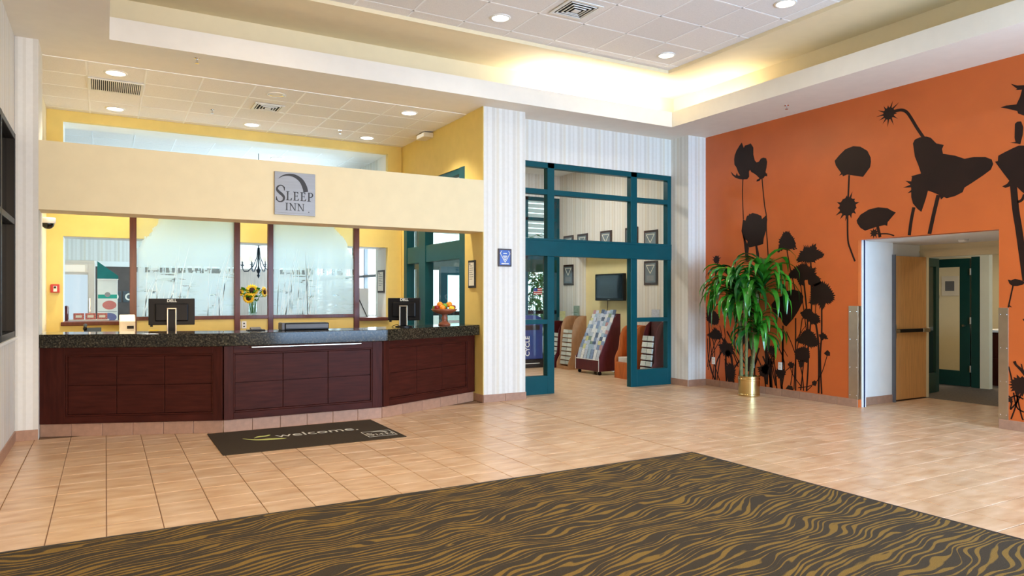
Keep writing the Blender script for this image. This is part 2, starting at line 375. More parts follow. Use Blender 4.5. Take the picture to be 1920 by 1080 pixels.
MURAL = [
 [
  ('p',0,[(8.077,3.972),(8.036,3.877),(8.016,3.911),(7.944,3.913),(7.896,3.923),(7.844,3.848),(7.844,3.736),(7.814,3.637),(7.779,3.604),(7.732,3.609),(7.697,3.649),(7.651,3.656),(7.594,3.638),(7.574,3.579),(7.585,3.499),(7.606,3.429),(7.594,3.400),(7.576,3.406),(7.572,3.355),(7.617,3.365),(7.644,3.336),(7.704,3.330),(7.720,3.308),(7.783,3.304),(7.774,3.332),(7.720,3.345),(7.779,3.400),(7.837,3.442),(7.884,3.468),(7.908,3.509),(7.932,3.483),(7.927,3.403),(7.968,3.368),(8.065,3.378),(8.139,3.396),(8.213,3.426),(8.276,3.477),(8.314,3.547),(8.238,3.477),(8.201,3.458),(8.183,3.502),(8.158,3.452),(8.114,3.449),(8.151,3.503),(8.193,3.595),(8.231,3.640),(8.238,3.727),(8.226,3.792),(8.188,3.862),(8.126,3.931)]),
  ('s',0.018,[(8.055,3.384),(8.065,3.215),(8.060,2.987),(8.045,2.739)]),
  ('s',0.020,[(7.674,3.333),(7.651,3.124),(7.622,2.900),(7.590,2.741),(7.590,2.531),(7.572,2.347),(7.554,2.091)]),
  ('p',0,[(8.053,2.739),(8.004,2.712),(7.980,2.770),(7.963,2.791),(7.949,2.782),(7.920,2.817),(7.906,2.804),(7.861,2.822),(7.755,2.789),(7.686,2.756),(7.674,2.707),(7.594,2.760),(7.572,2.694),(7.594,2.532),(7.640,2.407),(7.651,2.316),(7.779,2.296),(7.920,2.281),(7.973,2.318),(7.958,2.383),(8.004,2.414),(8.028,2.378),(8.085,2.553)]),
  ('p',0,[(8.053,2.493),(8.004,2.414),(7.956,2.317),(7.932,2.278),(7.944,2.184),(7.935,2.052),(7.997,2.055),(8.016,2.226)]),
  ('p',0,[(7.807,2.307),(7.767,2.305),(7.732,2.173),(7.720,2.043),(7.767,2.045)]),
 ],
 [
  ('p',0,[(6.407,3.400),(6.338,3.462),(6.242,3.531),(6.121,3.553),(6.016,3.527),(5.913,3.453),(5.867,3.357),(5.862,3.297),(5.874,3.228),(5.938,3.155),(5.977,3.113),(6.095,3.147),(6.215,3.180),(6.277,3.164),(6.288,3.191),(6.338,3.183),(6.305,3.215),(6.352,3.279),(6.388,3.334)]),
  ('s',0.026,[(6.183,3.168),(6.196,2.889),(6.207,2.597),(6.201,2.280),(6.161,2.143),(6.095,1.982)]),
  ('p',0,[(6.330,2.717),(6.364,2.737),(6.331,2.753),(6.326,2.777),(6.374,2.819),(6.310,2.809),(6.294,2.828),(6.280,2.850),(6.266,2.849),(6.243,2.858),(6.216,2.895),(6.208,2.864),(6.183,2.861),(6.132,2.936),(6.150,2.850),(6.129,2.837),(6.093,2.833),(6.105,2.811),(6.093,2.789),(6.027,2.779),(6.083,2.756),(6.082,2.731),(6.070,2.704),(6.090,2.696),(6.101,2.674),(6.079,2.625),(6.123,2.647),(6.143,2.632),(6.148,2.569),(6.175,2.618),(6.200,2.614),(6.241,2.539),(6.235,2.618),(6.259,2.626),(6.324,2.574),(6.288,2.645),(6.305,2.663),(6.393,2.631),(6.323,2.693)]),
 ],
 [
  ('p',0,[(6.070,2.537),(6.015,2.608),(5.893,2.666),(5.760,2.681),(5.630,2.655),(5.574,2.617),(5.519,2.587),(5.566,2.539),(5.630,2.472),(5.635,2.423),(5.669,2.438),(5.786,2.424),(5.947,2.387),(6.015,2.431),(6.062,2.498)]),
  ('s',0.040,[(5.770,2.435),(5.734,2.284)]),
  ('p',0,[(5.858,2.336),(5.879,2.346),(5.859,2.353),(5.856,2.365),(5.878,2.396),(5.845,2.378),(5.835,2.385),(5.831,2.414),(5.819,2.389),(5.807,2.387),(5.777,2.411),(5.792,2.379),(5.783,2.371),(5.735,2.372),(5.777,2.355),(5.776,2.343),(5.744,2.317),(5.781,2.327),(5.789,2.317),(5.777,2.270),(5.803,2.308),(5.815,2.305),(5.829,2.269),(5.832,2.307),(5.842,2.313),(5.874,2.296),(5.854,2.325)]),
  ('s',0.016,[(5.739,2.328),(5.630,2.320),(5.541,2.289)]),
 ],
 [
  ('p',0,[(5.689,3.872),(5.788,3.877),(5.690,3.894),(5.686,3.909),(5.765,3.959),(5.677,3.929),(5.667,3.941),(5.685,3.999),(5.649,3.954),(5.635,3.960),(5.625,3.999),(5.613,3.963),(5.598,3.962),(5.557,4.038),(5.577,3.955),(5.564,3.947),(5.473,4.000),(5.549,3.931),(5.541,3.917),(5.483,3.917),(5.535,3.896),(5.535,3.880),(5.500,3.860),(5.539,3.859),(5.546,3.845),(5.490,3.788),(5.560,3.828),(5.572,3.819),(5.546,3.717),(5.593,3.810),(5.608,3.808),(5.631,3.708),(5.630,3.810),(5.645,3.815),(5.700,3.762),(5.663,3.827),(5.674,3.838),(5.750,3.821),(5.685,3.857)]),
  ('s',0.038,[(5.554,3.892),(5.454,3.894),(5.380,3.853),(5.319,3.761),(5.247,3.627),(5.160,3.481)]),
  ('p',0,[(5.295,3.436),(5.271,3.479),(5.211,3.495),(5.129,3.491),(5.071,3.464),(5.003,3.381),(4.913,3.346),(4.935,3.300),(4.924,3.241),(4.781,3.193),(4.673,3.137),(4.568,3.141),(4.445,3.120),(4.375,3.080),(4.359,3.024),(4.385,2.963),(4.466,2.910),(4.589,2.840),(4.673,2.796),(4.695,2.743),(4.781,2.709),(4.880,2.694),(4.913,2.714),(4.946,2.684),(4.969,2.744),(5.048,2.789),(5.106,2.815),(5.129,2.729),(5.164,2.628),(5.188,2.560),(5.235,2.601),(5.295,2.678),(5.317,2.763),(5.317,2.823),(5.368,2.815),(5.317,2.851),(5.319,2.885),(5.424,2.894),(5.326,2.919),(5.392,2.978),(5.317,2.960),(5.307,3.011),(5.317,3.025),(5.259,3.033),(5.193,3.041),(5.223,3.140),(5.271,3.266)]),
  ('s',0.042,[(5.283,2.629),(5.317,2.467),(5.343,2.279)]),
  ('s',0.048,[(4.980,2.745),(5.032,2.533),(5.088,2.278)]),
 ],
 [
  ('p',0,[(4.179,3.899),(4.111,3.862),(4.040,3.847),(3.970,3.814),(3.894,3.817),(3.940,3.780),(3.993,3.776),(3.970,3.683),(3.909,3.582),(3.833,3.538),(3.924,3.530),(4.001,3.533),(4.045,3.511),(4.103,3.547),(4.111,3.576),(4.208,3.624),(4.282,3.656),(4.224,3.664),(4.119,3.652),(4.083,3.728),(4.064,3.803),(4.127,3.813),(4.111,3.823),(4.143,3.858)]),
  ('p',0,[(4.135,3.439),(4.111,3.457),(4.072,3.452),(4.051,3.386),(4.056,3.299),(4.080,3.198),(4.111,3.213),(4.184,3.235),(4.127,3.233),(4.138,3.280)]),
  ('p',0,[(4.306,3.110),(4.240,3.138),(4.159,3.168),(4.095,3.188),(4.040,3.178),(3.940,3.120),(3.848,3.017),(3.864,2.882),(3.940,2.755),(4.001,2.676),(4.045,2.647),(4.080,2.686),(4.143,2.766),(4.163,2.750),(4.232,2.733),(4.265,2.755),(4.216,2.776),(4.192,2.808),(4.249,2.897),(4.298,2.977),(4.340,3.047),(4.310,3.051)]),
  ('s',0.070,[(4.151,2.767),(4.127,2.480),(4.099,2.282),(4.070,2.050),(4.025,1.679)]),
  ('s',0.030,[(4.040,2.637),(4.064,2.578),(4.111,2.558)]),
 ],
 [
  ('p',0,[(4.207,1.695),(4.174,1.685),(4.133,1.702),(4.068,1.683),(4.035,1.664),(4.051,1.637),(4.108,1.620),(4.157,1.620),(4.191,1.648)]),
  ('s',0.016,[(4.154,1.624),(4.202,1.381)]),
  ('p',0,[(4.206,1.381),(4.192,1.410),(4.162,1.381),(4.192,1.388)]),
  ('p',0,[(4.059,1.252),(4.011,1.268),(4.011,1.214),(4.045,1.231)]),
  ('p',0,[(4.157,0.771),(4.125,0.783),(4.116,0.747),(4.068,0.706),(4.076,0.756),(4.064,0.753),(4.055,0.707),(4.019,0.629),(4.035,0.610),(4.084,0.677),(4.136,0.733)]),
  ('p',0,[(4.166,0.551),(4.183,0.576),(4.141,0.570),(4.150,0.601),(4.116,0.589),(4.115,0.634),(4.081,0.596),(4.061,0.620),(4.045,0.603),(4.023,0.621),(4.020,0.595),(3.972,0.635),(3.995,0.587),(3.963,0.594),(3.987,0.560),(3.950,0.560),(3.979,0.534),(3.974,0.516),(3.987,0.498),(3.965,0.467),(3.995,0.461),(3.982,0.426),(4.020,0.445),(4.028,0.427),(4.045,0.428),(4.060,0.388),(4.081,0.427),(4.111,0.388),(4.116,0.425),(4.134,0.427),(4.137,0.447),(4.179,0.435),(4.157,0.470),(4.189,0.472),(4.160,0.497),(4.204,0.508),(4.163,0.524),(4.190,0.543)]),
  ('s',0.016,[(4.125,0.428),(4.100,0.322),(4.068,0.172),(4.051,0.130)]),
  ('s',0.016,[(4.100,0.431),(4.125,0.282),(4.174,0.124)]),
  ('s',0.016,[(4.149,0.425),(4.116,0.265),(4.045,0.221)]),
  ('s',0.016,[(4.068,0.431),(4.116,0.320),(4.182,0.229)]),
  ('s',0.016,[(4.199,0.346),(4.125,0.392),(4.051,0.364)]),
  ('s',0.016,[(4.199,0.713),(4.174,0.605),(4.157,0.515)]),
  ('s',0.016,[(4.199,0.383),(4.166,0.332),(4.182,0.238)]),
  ('p',0,[(4.208,0.331),(4.237,0.335),(4.208,0.343),(4.205,0.351),(4.208,0.368),(4.196,0.359),(4.188,0.362),(4.177,0.378),(4.176,0.360),(4.169,0.355),(4.148,0.358),(4.163,0.344),(4.162,0.335),(4.147,0.320),(4.167,0.324),(4.173,0.318),(4.177,0.296),(4.185,0.315),(4.194,0.316),(4.217,0.300),(4.203,0.323)]),
 ],
 [
  ('p',0,[(7.218,2.476),(7.203,2.483),(7.188,2.462),(7.167,2.488),(7.158,2.447),(7.143,2.447),(7.138,2.420),(7.122,2.418),(7.118,2.394),(7.094,2.397),(7.098,2.367),(7.065,2.372),(7.084,2.341),(7.067,2.332),(7.069,2.316),(7.047,2.292),(7.060,2.265),(7.041,2.246),(7.057,2.234),(7.022,2.206),(7.054,2.203),(7.049,2.207),(7.084,2.230),(7.059,2.193),(7.098,2.193),(7.099,2.199),(7.119,2.219),(7.125,2.204),(7.158,2.214),(7.158,2.187),(7.185,2.213),(7.196,2.175),(7.212,2.212),(7.235,2.195),(7.243,2.219),(7.268,2.212),(7.273,2.226),(7.292,2.202),(7.294,2.192),(7.322,2.193),(7.310,2.223),(7.330,2.204),(7.328,2.199),(7.366,2.167),(7.347,2.174),(7.388,2.181),(7.365,2.221),(7.373,2.230),(7.355,2.246),(7.366,2.256),(7.345,2.271),(7.374,2.285),(7.334,2.295),(7.365,2.330),(7.341,2.347),(7.362,2.377),(7.325,2.371),(7.331,2.396),(7.310,2.395),(7.309,2.416),(7.294,2.419),(7.295,2.446),(7.279,2.443),(7.275,2.484),(7.249,2.460),(7.236,2.484)]),
  ('s',0.018,[(7.212,2.217),(7.158,1.959),(7.092,1.708),(7.069,1.596)]),
  ('p',0,[(7.039,2.041),(7.050,2.047),(7.017,2.065),(7.031,2.072),(6.995,2.089),(7.014,2.102),(6.981,2.119),(6.998,2.137),(6.966,2.149),(6.988,2.176),(6.923,2.171),(6.931,2.192),(6.916,2.197),(6.918,2.216),(6.909,2.224),(6.922,2.260),(6.880,2.219),(6.886,2.257),(6.851,2.214),(6.848,2.260),(6.823,2.209),(6.803,2.242),(6.788,2.224),(6.754,2.276),(6.752,2.239),(6.705,2.267),(6.711,2.219),(6.690,2.205),(6.697,2.170),(6.646,2.178),(6.669,2.157),(6.613,2.160),(6.641,2.143),(6.590,2.136),(6.610,2.121),(6.565,2.110),(6.579,2.099),(6.568,2.087),(6.596,2.079),(6.584,2.064),(6.614,2.058),(6.611,2.050),(6.642,2.051),(6.646,2.044),(6.669,2.045),(6.654,2.026),(6.697,2.038),(6.695,2.017),(6.725,2.021),(6.713,1.979),(6.752,2.004),(6.763,1.996),(6.781,2.005),(6.787,1.961),(6.809,2.007),(6.826,1.970),(6.837,2.008),(6.868,1.967),(6.866,2.013),(6.906,1.978),(6.894,2.018),(6.942,1.989),(6.923,2.024),(6.963,2.002),(6.952,2.018),(6.973,2.010),(6.981,2.011),(7.030,2.001),(7.010,2.026),(7.039,2.029)]),
  ('p',0,[(7.173,1.834),(7.181,1.848),(7.148,1.854),(7.170,1.874),(7.123,1.874),(7.139,1.896),(7.098,1.895),(7.106,1.917),(7.069,1.915),(7.091,1.954),(7.039,1.935),(7.048,1.966),(7.010,1.948),(7.008,1.974),(6.981,1.962),(6.974,1.986),(6.952,1.976),(6.949,2.017),(6.923,1.973),(6.912,1.999),(6.894,1.970),(6.878,2.010),(6.866,1.968),(6.852,1.980),(6.847,1.948),(6.832,1.954),(6.828,1.929),(6.804,1.946),(6.809,1.909),(6.768,1.942),(6.781,1.908),(6.756,1.918),(6.753,1.907),(6.706,1.932),(6.725,1.906),(6.688,1.916),(6.732,1.877),(6.697,1.878),(6.738,1.847),(6.685,1.844),(6.715,1.822),(6.695,1.810),(6.691,1.797),(6.645,1.783),(6.666,1.773),(6.610,1.754),(6.641,1.748),(6.625,1.721),(6.628,1.700),(6.624,1.685),(6.655,1.686),(6.652,1.670),(6.683,1.672),(6.672,1.648),(6.711,1.658),(6.710,1.643),(6.748,1.662),(6.749,1.644),(6.786,1.666),(6.775,1.638),(6.812,1.675),(6.821,1.673),(6.837,1.684),(6.836,1.692),(6.844,1.718),(6.841,1.724),(6.851,1.752),(6.860,1.738),(6.880,1.747),(6.896,1.734),(6.909,1.741),(6.926,1.679),(6.913,1.708),(6.926,1.650),(6.917,1.675),(6.937,1.666),(6.949,1.678),(6.981,1.656),(6.981,1.681),(7.003,1.681),(6.995,1.710),(7.021,1.714),(7.010,1.739),(7.039,1.747),(7.025,1.768),(7.078,1.765),(7.062,1.773),(7.112,1.772),(7.098,1.778),(7.136,1.774),(7.128,1.774),(7.159,1.772),(7.158,1.771),(7.183,1.787),(7.166,1.803),(7.182,1.820)]),
  ('p',0,[(6.766,1.630),(6.781,1.665),(6.743,1.649),(6.758,1.695),(6.720,1.669),(6.721,1.703),(6.697,1.689),(6.687,1.704),(6.669,1.694),(6.659,1.714),(6.642,1.699),(6.630,1.729),(6.614,1.704),(6.598,1.736),(6.587,1.690),(6.564,1.730),(6.560,1.677),(6.536,1.695),(6.533,1.663),(6.497,1.692),(6.510,1.639),(6.473,1.656),(6.488,1.615),(6.453,1.621),(6.466,1.591),(6.432,1.588),(6.448,1.561),(6.407,1.555),(6.431,1.532),(6.386,1.521),(6.428,1.502),(6.397,1.486),(6.426,1.473),(6.392,1.454),(6.443,1.453),(6.422,1.433),(6.461,1.434),(6.451,1.414),(6.479,1.414),(6.467,1.393),(6.512,1.414),(6.499,1.382),(6.546,1.413),(6.546,1.391),(6.560,1.389),(6.556,1.349),(6.573,1.365),(6.574,1.324),(6.587,1.342),(6.606,1.295),(6.628,1.353),(6.649,1.314),(6.648,1.383),(6.670,1.373),(6.669,1.412),(6.716,1.366),(6.697,1.404),(6.744,1.366),(6.725,1.396),(6.755,1.378),(6.752,1.388),(6.793,1.376),(6.781,1.400),(6.808,1.399),(6.809,1.411),(6.849,1.405),(6.797,1.436),(6.832,1.436),(6.786,1.460),(6.833,1.464),(6.775,1.484),(6.822,1.499),(6.773,1.513),(6.814,1.535),(6.772,1.542),(6.813,1.572),(6.770,1.571),(6.801,1.604),(6.768,1.601),(6.779,1.623)]),
  ('p',0,[(7.218,1.584),(7.098,1.608),(6.981,1.583),(6.917,1.509),(6.937,1.410),(7.010,1.286),(7.098,1.173),(7.218,1.056),(7.264,1.080),(7.325,1.179),(7.465,1.278),(7.497,1.381),(7.403,1.483),(7.310,1.509)]),
  ('p',0,[(6.966,1.263),(6.975,1.279),(6.942,1.279),(6.935,1.290),(6.918,1.296),(6.913,1.311),(6.894,1.313),(6.896,1.336),(6.866,1.317),(6.854,1.325),(6.837,1.322),(6.824,1.332),(6.809,1.326),(6.799,1.324),(6.790,1.306),(6.773,1.326),(6.771,1.287),(6.756,1.285),(6.752,1.267),(6.734,1.265),(6.725,1.255),(6.684,1.260),(6.697,1.244),(6.675,1.240),(6.669,1.232),(6.637,1.220),(6.662,1.205),(6.634,1.187),(6.654,1.177),(6.623,1.154),(6.647,1.149),(6.631,1.127),(6.673,1.134),(6.669,1.113),(6.699,1.119),(6.693,1.090),(6.725,1.103),(6.739,1.102),(6.760,1.112),(6.771,1.090),(6.795,1.120),(6.806,1.113),(6.816,1.144),(6.837,1.133),(6.837,1.168),(6.858,1.166),(6.866,1.175),(6.904,1.168),(6.894,1.182),(6.939,1.178),(6.923,1.190),(6.937,1.201),(6.937,1.214),(6.959,1.227),(6.952,1.238),(6.980,1.255)]),
  ('p',0,[(7.054,0.864),(7.077,0.871),(7.030,0.882),(7.032,0.891),(7.005,0.899),(7.006,0.910),(6.981,0.917),(6.986,0.932),(6.963,0.936),(6.978,0.960),(6.945,0.956),(6.960,0.987),(6.927,0.975),(6.929,1.001),(6.909,0.994),(6.897,1.019),(6.873,1.008),(6.856,1.035),(6.837,1.022),(6.822,1.034),(6.814,1.010),(6.794,1.025),(6.790,0.999),(6.773,1.002),(6.766,0.988),(6.740,0.994),(6.748,0.965),(6.704,0.975),(6.729,0.942),(6.700,0.937),(6.711,0.918),(6.671,0.911),(6.697,0.895),(6.678,0.883),(6.683,0.872),(6.646,0.856),(6.669,0.848),(6.630,0.828),(6.655,0.825),(6.645,0.805),(6.690,0.807),(6.686,0.786),(6.725,0.790),(6.721,0.772),(6.753,0.786),(6.748,0.762),(6.781,0.783),(6.777,0.748),(6.809,0.780),(6.820,0.774),(6.837,0.790),(6.852,0.786),(6.866,0.801),(6.892,0.776),(6.894,0.811),(6.934,0.784),(6.923,0.815),(6.957,0.803),(6.952,0.819),(6.986,0.811),(6.981,0.824),(7.023,0.819),(7.005,0.837),(7.030,0.841),(7.030,0.851),(7.058,0.855)]),
  ('p',0,[(7.069,0.689),(7.065,0.701),(7.044,0.708),(7.048,0.726),(7.020,0.726),(7.016,0.743),(6.995,0.744),(6.986,0.757),(6.966,0.751),(6.956,0.776),(6.938,0.759),(6.920,0.790),(6.909,0.766),(6.886,0.771),(6.873,0.754),(6.841,0.764),(6.837,0.742),(6.822,0.736),(6.831,0.715),(6.805,0.711),(6.826,0.688),(6.804,0.677),(6.820,0.661),(6.806,0.646),(6.814,0.634),(6.811,0.616),(6.827,0.604),(6.829,0.587),(6.839,0.575),(6.834,0.548),(6.851,0.546),(6.861,0.536),(6.885,0.551),(6.899,0.545),(6.918,0.557),(6.935,0.546),(6.952,0.562),(6.971,0.553),(6.981,0.568),(7.009,0.552),(7.010,0.574),(7.031,0.572),(7.039,0.580),(7.068,0.579),(7.047,0.607),(7.066,0.616),(7.054,0.635),(7.077,0.647),(7.061,0.662),(7.081,0.678)]),
  ('p',0,[(6.655,0.945),(6.661,0.964),(6.628,0.967),(6.626,0.995),(6.600,0.988),(6.588,0.996),(6.573,0.973),(6.551,0.976),(6.546,0.957),(6.521,0.949),(6.533,0.931),(6.505,0.912),(6.519,0.904),(6.522,0.899),(6.546,0.906),(6.546,0.894),(6.573,0.908),(6.600,0.877),(6.614,0.892),(6.636,0.897),(6.635,0.918),(6.654,0.932)]),
  ('p',0,[(6.579,0.698),(6.519,0.750),(6.479,0.717),(6.479,0.670),(6.533,0.666)]),
  ('p',0,[(7.194,0.493),(7.190,0.505),(7.169,0.511),(7.166,0.537),(7.143,0.530),(7.126,0.541),(7.113,0.516),(7.079,0.524),(7.084,0.502),(7.066,0.492),(7.091,0.477),(7.087,0.460),(7.098,0.451),(7.118,0.438),(7.143,0.440),(7.162,0.446),(7.169,0.466),(7.189,0.479)]),
  ('p',0,[(6.775,0.273),(6.725,0.302),(6.691,0.270),(6.711,0.220),(6.766,0.226)]),
  ('p',0,[(7.418,0.372),(7.430,0.394),(7.387,0.384),(7.396,0.417),(7.356,0.395),(7.351,0.437),(7.325,0.406),(7.308,0.416),(7.295,0.396),(7.259,0.422),(7.264,0.386),(7.234,0.392),(7.233,0.377),(7.219,0.371),(7.244,0.350),(7.217,0.340),(7.254,0.324),(7.250,0.308),(7.264,0.298),(7.269,0.277),(7.287,0.270),(7.288,0.222),(7.310,0.243),(7.326,0.237),(7.341,0.265),(7.366,0.261),(7.371,0.288),(7.403,0.290),(7.387,0.316),(7.425,0.330),(7.403,0.344),(7.417,0.360)]),
  ('p',0,[(7.233,0.120),(7.188,0.180),(7.113,0.176),(7.092,0.116)]),
  ('p',0,[(7.010,0.558),(7.005,0.569),(6.981,0.557),(6.968,0.575),(6.952,0.557),(6.928,0.573),(6.923,0.557),(6.916,0.550),(6.928,0.530),(6.909,0.518),(6.933,0.504),(6.911,0.469),(6.937,0.477),(6.958,0.459),(6.981,0.474),(6.998,0.472),(6.991,0.502),(7.004,0.515),(7.000,0.530),(7.016,0.550)]),
  ('s',0.026,[(6.795,2.013),(6.786,1.751),(6.781,1.339),(6.809,0.998)]),
  ('s',0.026,[(6.914,1.741),(6.866,1.338),(6.843,0.997),(6.837,0.535),(6.866,0.127)]),
  ('s',0.026,[(6.614,1.365),(6.614,0.983),(6.636,0.623),(6.614,0.118)]),
  ('s',0.032,[(6.711,1.123),(6.669,0.860),(6.658,0.501),(6.664,0.121)]),
  ('s',0.024,[(7.054,1.186),(7.054,0.715),(7.054,0.115)]),
  ('s',0.016,[(6.937,1.189),(6.981,0.942),(7.054,0.591),(7.084,0.129)]),
  ('s',0.018,[(7.010,0.595),(6.937,0.354),(6.917,0.126)]),
  ('s',0.020,[(6.888,0.799),(6.937,0.354),(6.966,0.130)]),
  ('s',0.012,[(6.527,0.666),(6.628,0.384),(6.775,0.225),(7.010,0.162)]),
  ('s',0.024,[(7.279,1.067),(7.279,0.574),(7.294,0.396)]),
  ('s',0.014,[(7.218,0.981),(7.128,0.810),(7.069,0.677)]),
  ('s',0.016,[(7.098,0.451),(7.143,0.185)]),
  ('s',0.014,[(7.143,0.440),(7.098,0.339),(6.952,0.181)]),
  ('s',0.030,[(7.310,0.256),(7.294,0.105)]),
  ('s',0.014,[(6.711,1.388),(6.716,1.292),(6.725,1.098)]),
  ('s',0.010,[(6.866,1.094),(7.010,0.916),(7.054,0.790)]),
  ('s',0.016,[(6.966,1.681),(6.917,1.337),(6.866,0.996)]),
  ('s',0.060,[(7.529,0.556),(7.497,0.083)]),
  ('s',0.018,[(7.481,0.508),(7.387,0.095)]),
  ('s',0.012,[(7.560,0.631),(7.434,0.563),(7.529,0.350),(7.434,0.665)]),
  ('s',0.012,[(7.279,0.726),(7.194,0.606)]),
  ('s',0.012,[(6.851,0.143),(6.775,0.213)]),
 ],
 [
  ('p',0,[(8.682,2.107),(8.720,2.124),(8.682,2.127),(8.679,2.142),(8.717,2.184),(8.668,2.159),(8.658,2.169),(8.654,2.198),(8.640,2.178),(8.625,2.181),(8.608,2.200),(8.605,2.179),(8.591,2.173),(8.555,2.197),(8.575,2.161),(8.567,2.149),(8.513,2.151),(8.560,2.129),(8.560,2.115),(8.551,2.100),(8.565,2.095),(8.572,2.082),(8.557,2.042),(8.587,2.068),(8.600,2.062),(8.612,2.043),(8.620,2.058),(8.635,2.059),(8.656,2.050),(8.654,2.067),(8.665,2.076),(8.686,2.077),(8.677,2.093)]),
  ('s',0.020,[(8.599,2.059),(8.520,1.842)]),
  ('p',0,[(8.843,1.329),(8.837,1.339),(8.810,1.321),(8.809,1.345),(8.777,1.313),(8.770,1.335),(8.744,1.306),(8.738,1.324),(8.722,1.292),(8.711,1.314),(8.699,1.278),(8.684,1.293),(8.676,1.264),(8.658,1.273),(8.654,1.250),(8.634,1.252),(8.631,1.236),(8.613,1.229),(8.610,1.212),(8.569,1.211),(8.588,1.189),(8.545,1.181),(8.567,1.165),(8.544,1.150),(8.571,1.139),(8.542,1.116),(8.575,1.112),(8.560,1.090),(8.579,1.085),(8.568,1.062),(8.583,1.058),(8.582,1.039),(8.610,1.049),(8.602,1.014),(8.636,1.040),(8.647,1.029),(8.663,1.031),(8.672,1.012),(8.692,1.039),(8.706,1.028),(8.720,1.047),(8.743,1.019),(8.748,1.056),(8.772,1.043),(8.777,1.064),(8.804,1.062),(8.807,1.087),(8.839,1.089),(8.836,1.110),(8.861,1.117),(8.837,1.138),(8.871,1.148),(8.838,1.165),(8.857,1.181),(8.839,1.192),(8.873,1.217),(8.839,1.219),(8.849,1.238),(8.840,1.247),(8.854,1.270),(8.841,1.274),(8.849,1.294),(8.842,1.301),(8.849,1.323)]),
  ('p',0,[(8.826,0.856),(8.855,0.859),(8.803,0.869),(8.830,0.876),(8.780,0.882),(8.784,0.890),(8.757,0.895),(8.761,0.906),(8.735,0.908),(8.745,0.927),(8.712,0.921),(8.724,0.964),(8.687,0.946),(8.686,1.000),(8.663,0.971),(8.651,1.005),(8.639,0.960),(8.617,0.986),(8.615,0.949),(8.595,0.955),(8.591,0.938),(8.560,0.948),(8.567,0.928),(8.542,0.922),(8.546,0.905),(8.506,0.898),(8.525,0.882),(8.483,0.869),(8.504,0.859),(8.501,0.845),(8.530,0.838),(8.527,0.820),(8.557,0.817),(8.539,0.780),(8.583,0.796),(8.594,0.789),(8.615,0.797),(8.620,0.758),(8.647,0.799),(8.670,0.754),(8.679,0.800),(8.719,0.759),(8.712,0.801),(8.744,0.792),(8.740,0.815),(8.782,0.807),(8.769,0.829),(8.814,0.826),(8.798,0.842),(8.846,0.843)]),
  ('p',0,[(8.567,0.702),(8.601,0.718),(8.541,0.707),(8.562,0.723),(8.514,0.712),(8.519,0.725),(8.488,0.718),(8.514,0.760),(8.476,0.742),(8.486,0.778),(8.465,0.766),(8.471,0.809),(8.453,0.791),(8.457,0.840),(8.441,0.815),(8.435,0.809),(8.426,0.788),(8.420,0.815),(8.410,0.762),(8.399,0.784),(8.394,0.735),(8.367,0.760),(8.364,0.733),(8.328,0.754),(8.333,0.731),(8.295,0.746),(8.302,0.729),(8.280,0.724),(8.287,0.706),(8.250,0.702),(8.272,0.684),(8.255,0.673),(8.256,0.662),(8.233,0.643),(8.267,0.630),(8.239,0.603),(8.277,0.598),(8.259,0.568),(8.287,0.566),(8.279,0.538),(8.318,0.553),(8.306,0.506),(8.348,0.539),(8.348,0.489),(8.379,0.525),(8.393,0.516),(8.410,0.534),(8.431,0.498),(8.441,0.544),(8.470,0.517),(8.472,0.554),(8.486,0.557),(8.488,0.576),(8.513,0.572),(8.504,0.599),(8.527,0.602),(8.520,0.621),(8.538,0.632),(8.535,0.648),(8.574,0.661),(8.551,0.675),(8.605,0.696)]),
  ('p',0,[(8.410,0.346),(8.415,0.377),(8.384,0.368),(8.395,0.429),(8.358,0.390),(8.355,0.446),(8.333,0.411),(8.320,0.423),(8.307,0.402),(8.284,0.451),(8.282,0.392),(8.252,0.425),(8.256,0.383),(8.217,0.415),(8.246,0.353),(8.205,0.368),(8.236,0.322),(8.186,0.325),(8.226,0.292),(8.201,0.281),(8.231,0.265),(8.183,0.239),(8.236,0.237),(8.188,0.193),(8.241,0.210),(8.205,0.157),(8.246,0.182),(8.230,0.141),(8.251,0.154),(8.232,0.096),(8.256,0.127),(8.258,0.092),(8.283,0.124),(8.294,0.108),(8.310,0.121),(8.324,0.108),(8.337,0.119),(8.353,0.104),(8.363,0.116),(8.374,0.111),(8.371,0.144),(8.383,0.142),(8.379,0.173),(8.404,0.158),(8.387,0.202),(8.427,0.187),(8.394,0.230),(8.432,0.232),(8.398,0.259),(8.432,0.274),(8.402,0.288),(8.445,0.318),(8.406,0.317),(8.429,0.346)]),
  ('p',0,[(8.018,1.225),(7.960,1.249),(7.945,1.135),(8.003,1.077)]),
  ('p',0,[(8.121,0.969),(8.121,0.994),(8.092,0.973),(8.089,1.012),(8.062,0.976),(8.048,1.003),(8.033,0.980),(8.015,0.996),(8.003,0.983),(7.969,1.026),(7.974,0.987),(7.948,1.002),(7.967,0.956),(7.946,0.955),(7.960,0.925),(7.935,0.919),(7.952,0.894),(7.919,0.881),(7.945,0.863),(7.921,0.847),(7.962,0.842),(7.955,0.825),(7.978,0.822),(7.981,0.806),(7.995,0.801),(7.996,0.777),(8.012,0.781),(8.010,0.731),(8.029,0.761),(8.036,0.737),(8.045,0.740),(8.055,0.703),(8.062,0.720),(8.072,0.715),(8.077,0.742),(8.089,0.737),(8.092,0.764),(8.106,0.762),(8.106,0.786),(8.131,0.779),(8.121,0.808),(8.134,0.814),(8.121,0.835),(8.130,0.846),(8.121,0.862),(8.133,0.876),(8.121,0.889),(8.135,0.908),(8.121,0.916),(8.144,0.946),(8.121,0.942),(8.128,0.964)]),
  ('p',0,[(8.003,0.381),(7.974,0.520),(7.902,0.571),(7.844,0.507),(7.830,0.373),(7.916,0.321),(7.974,0.315)]),
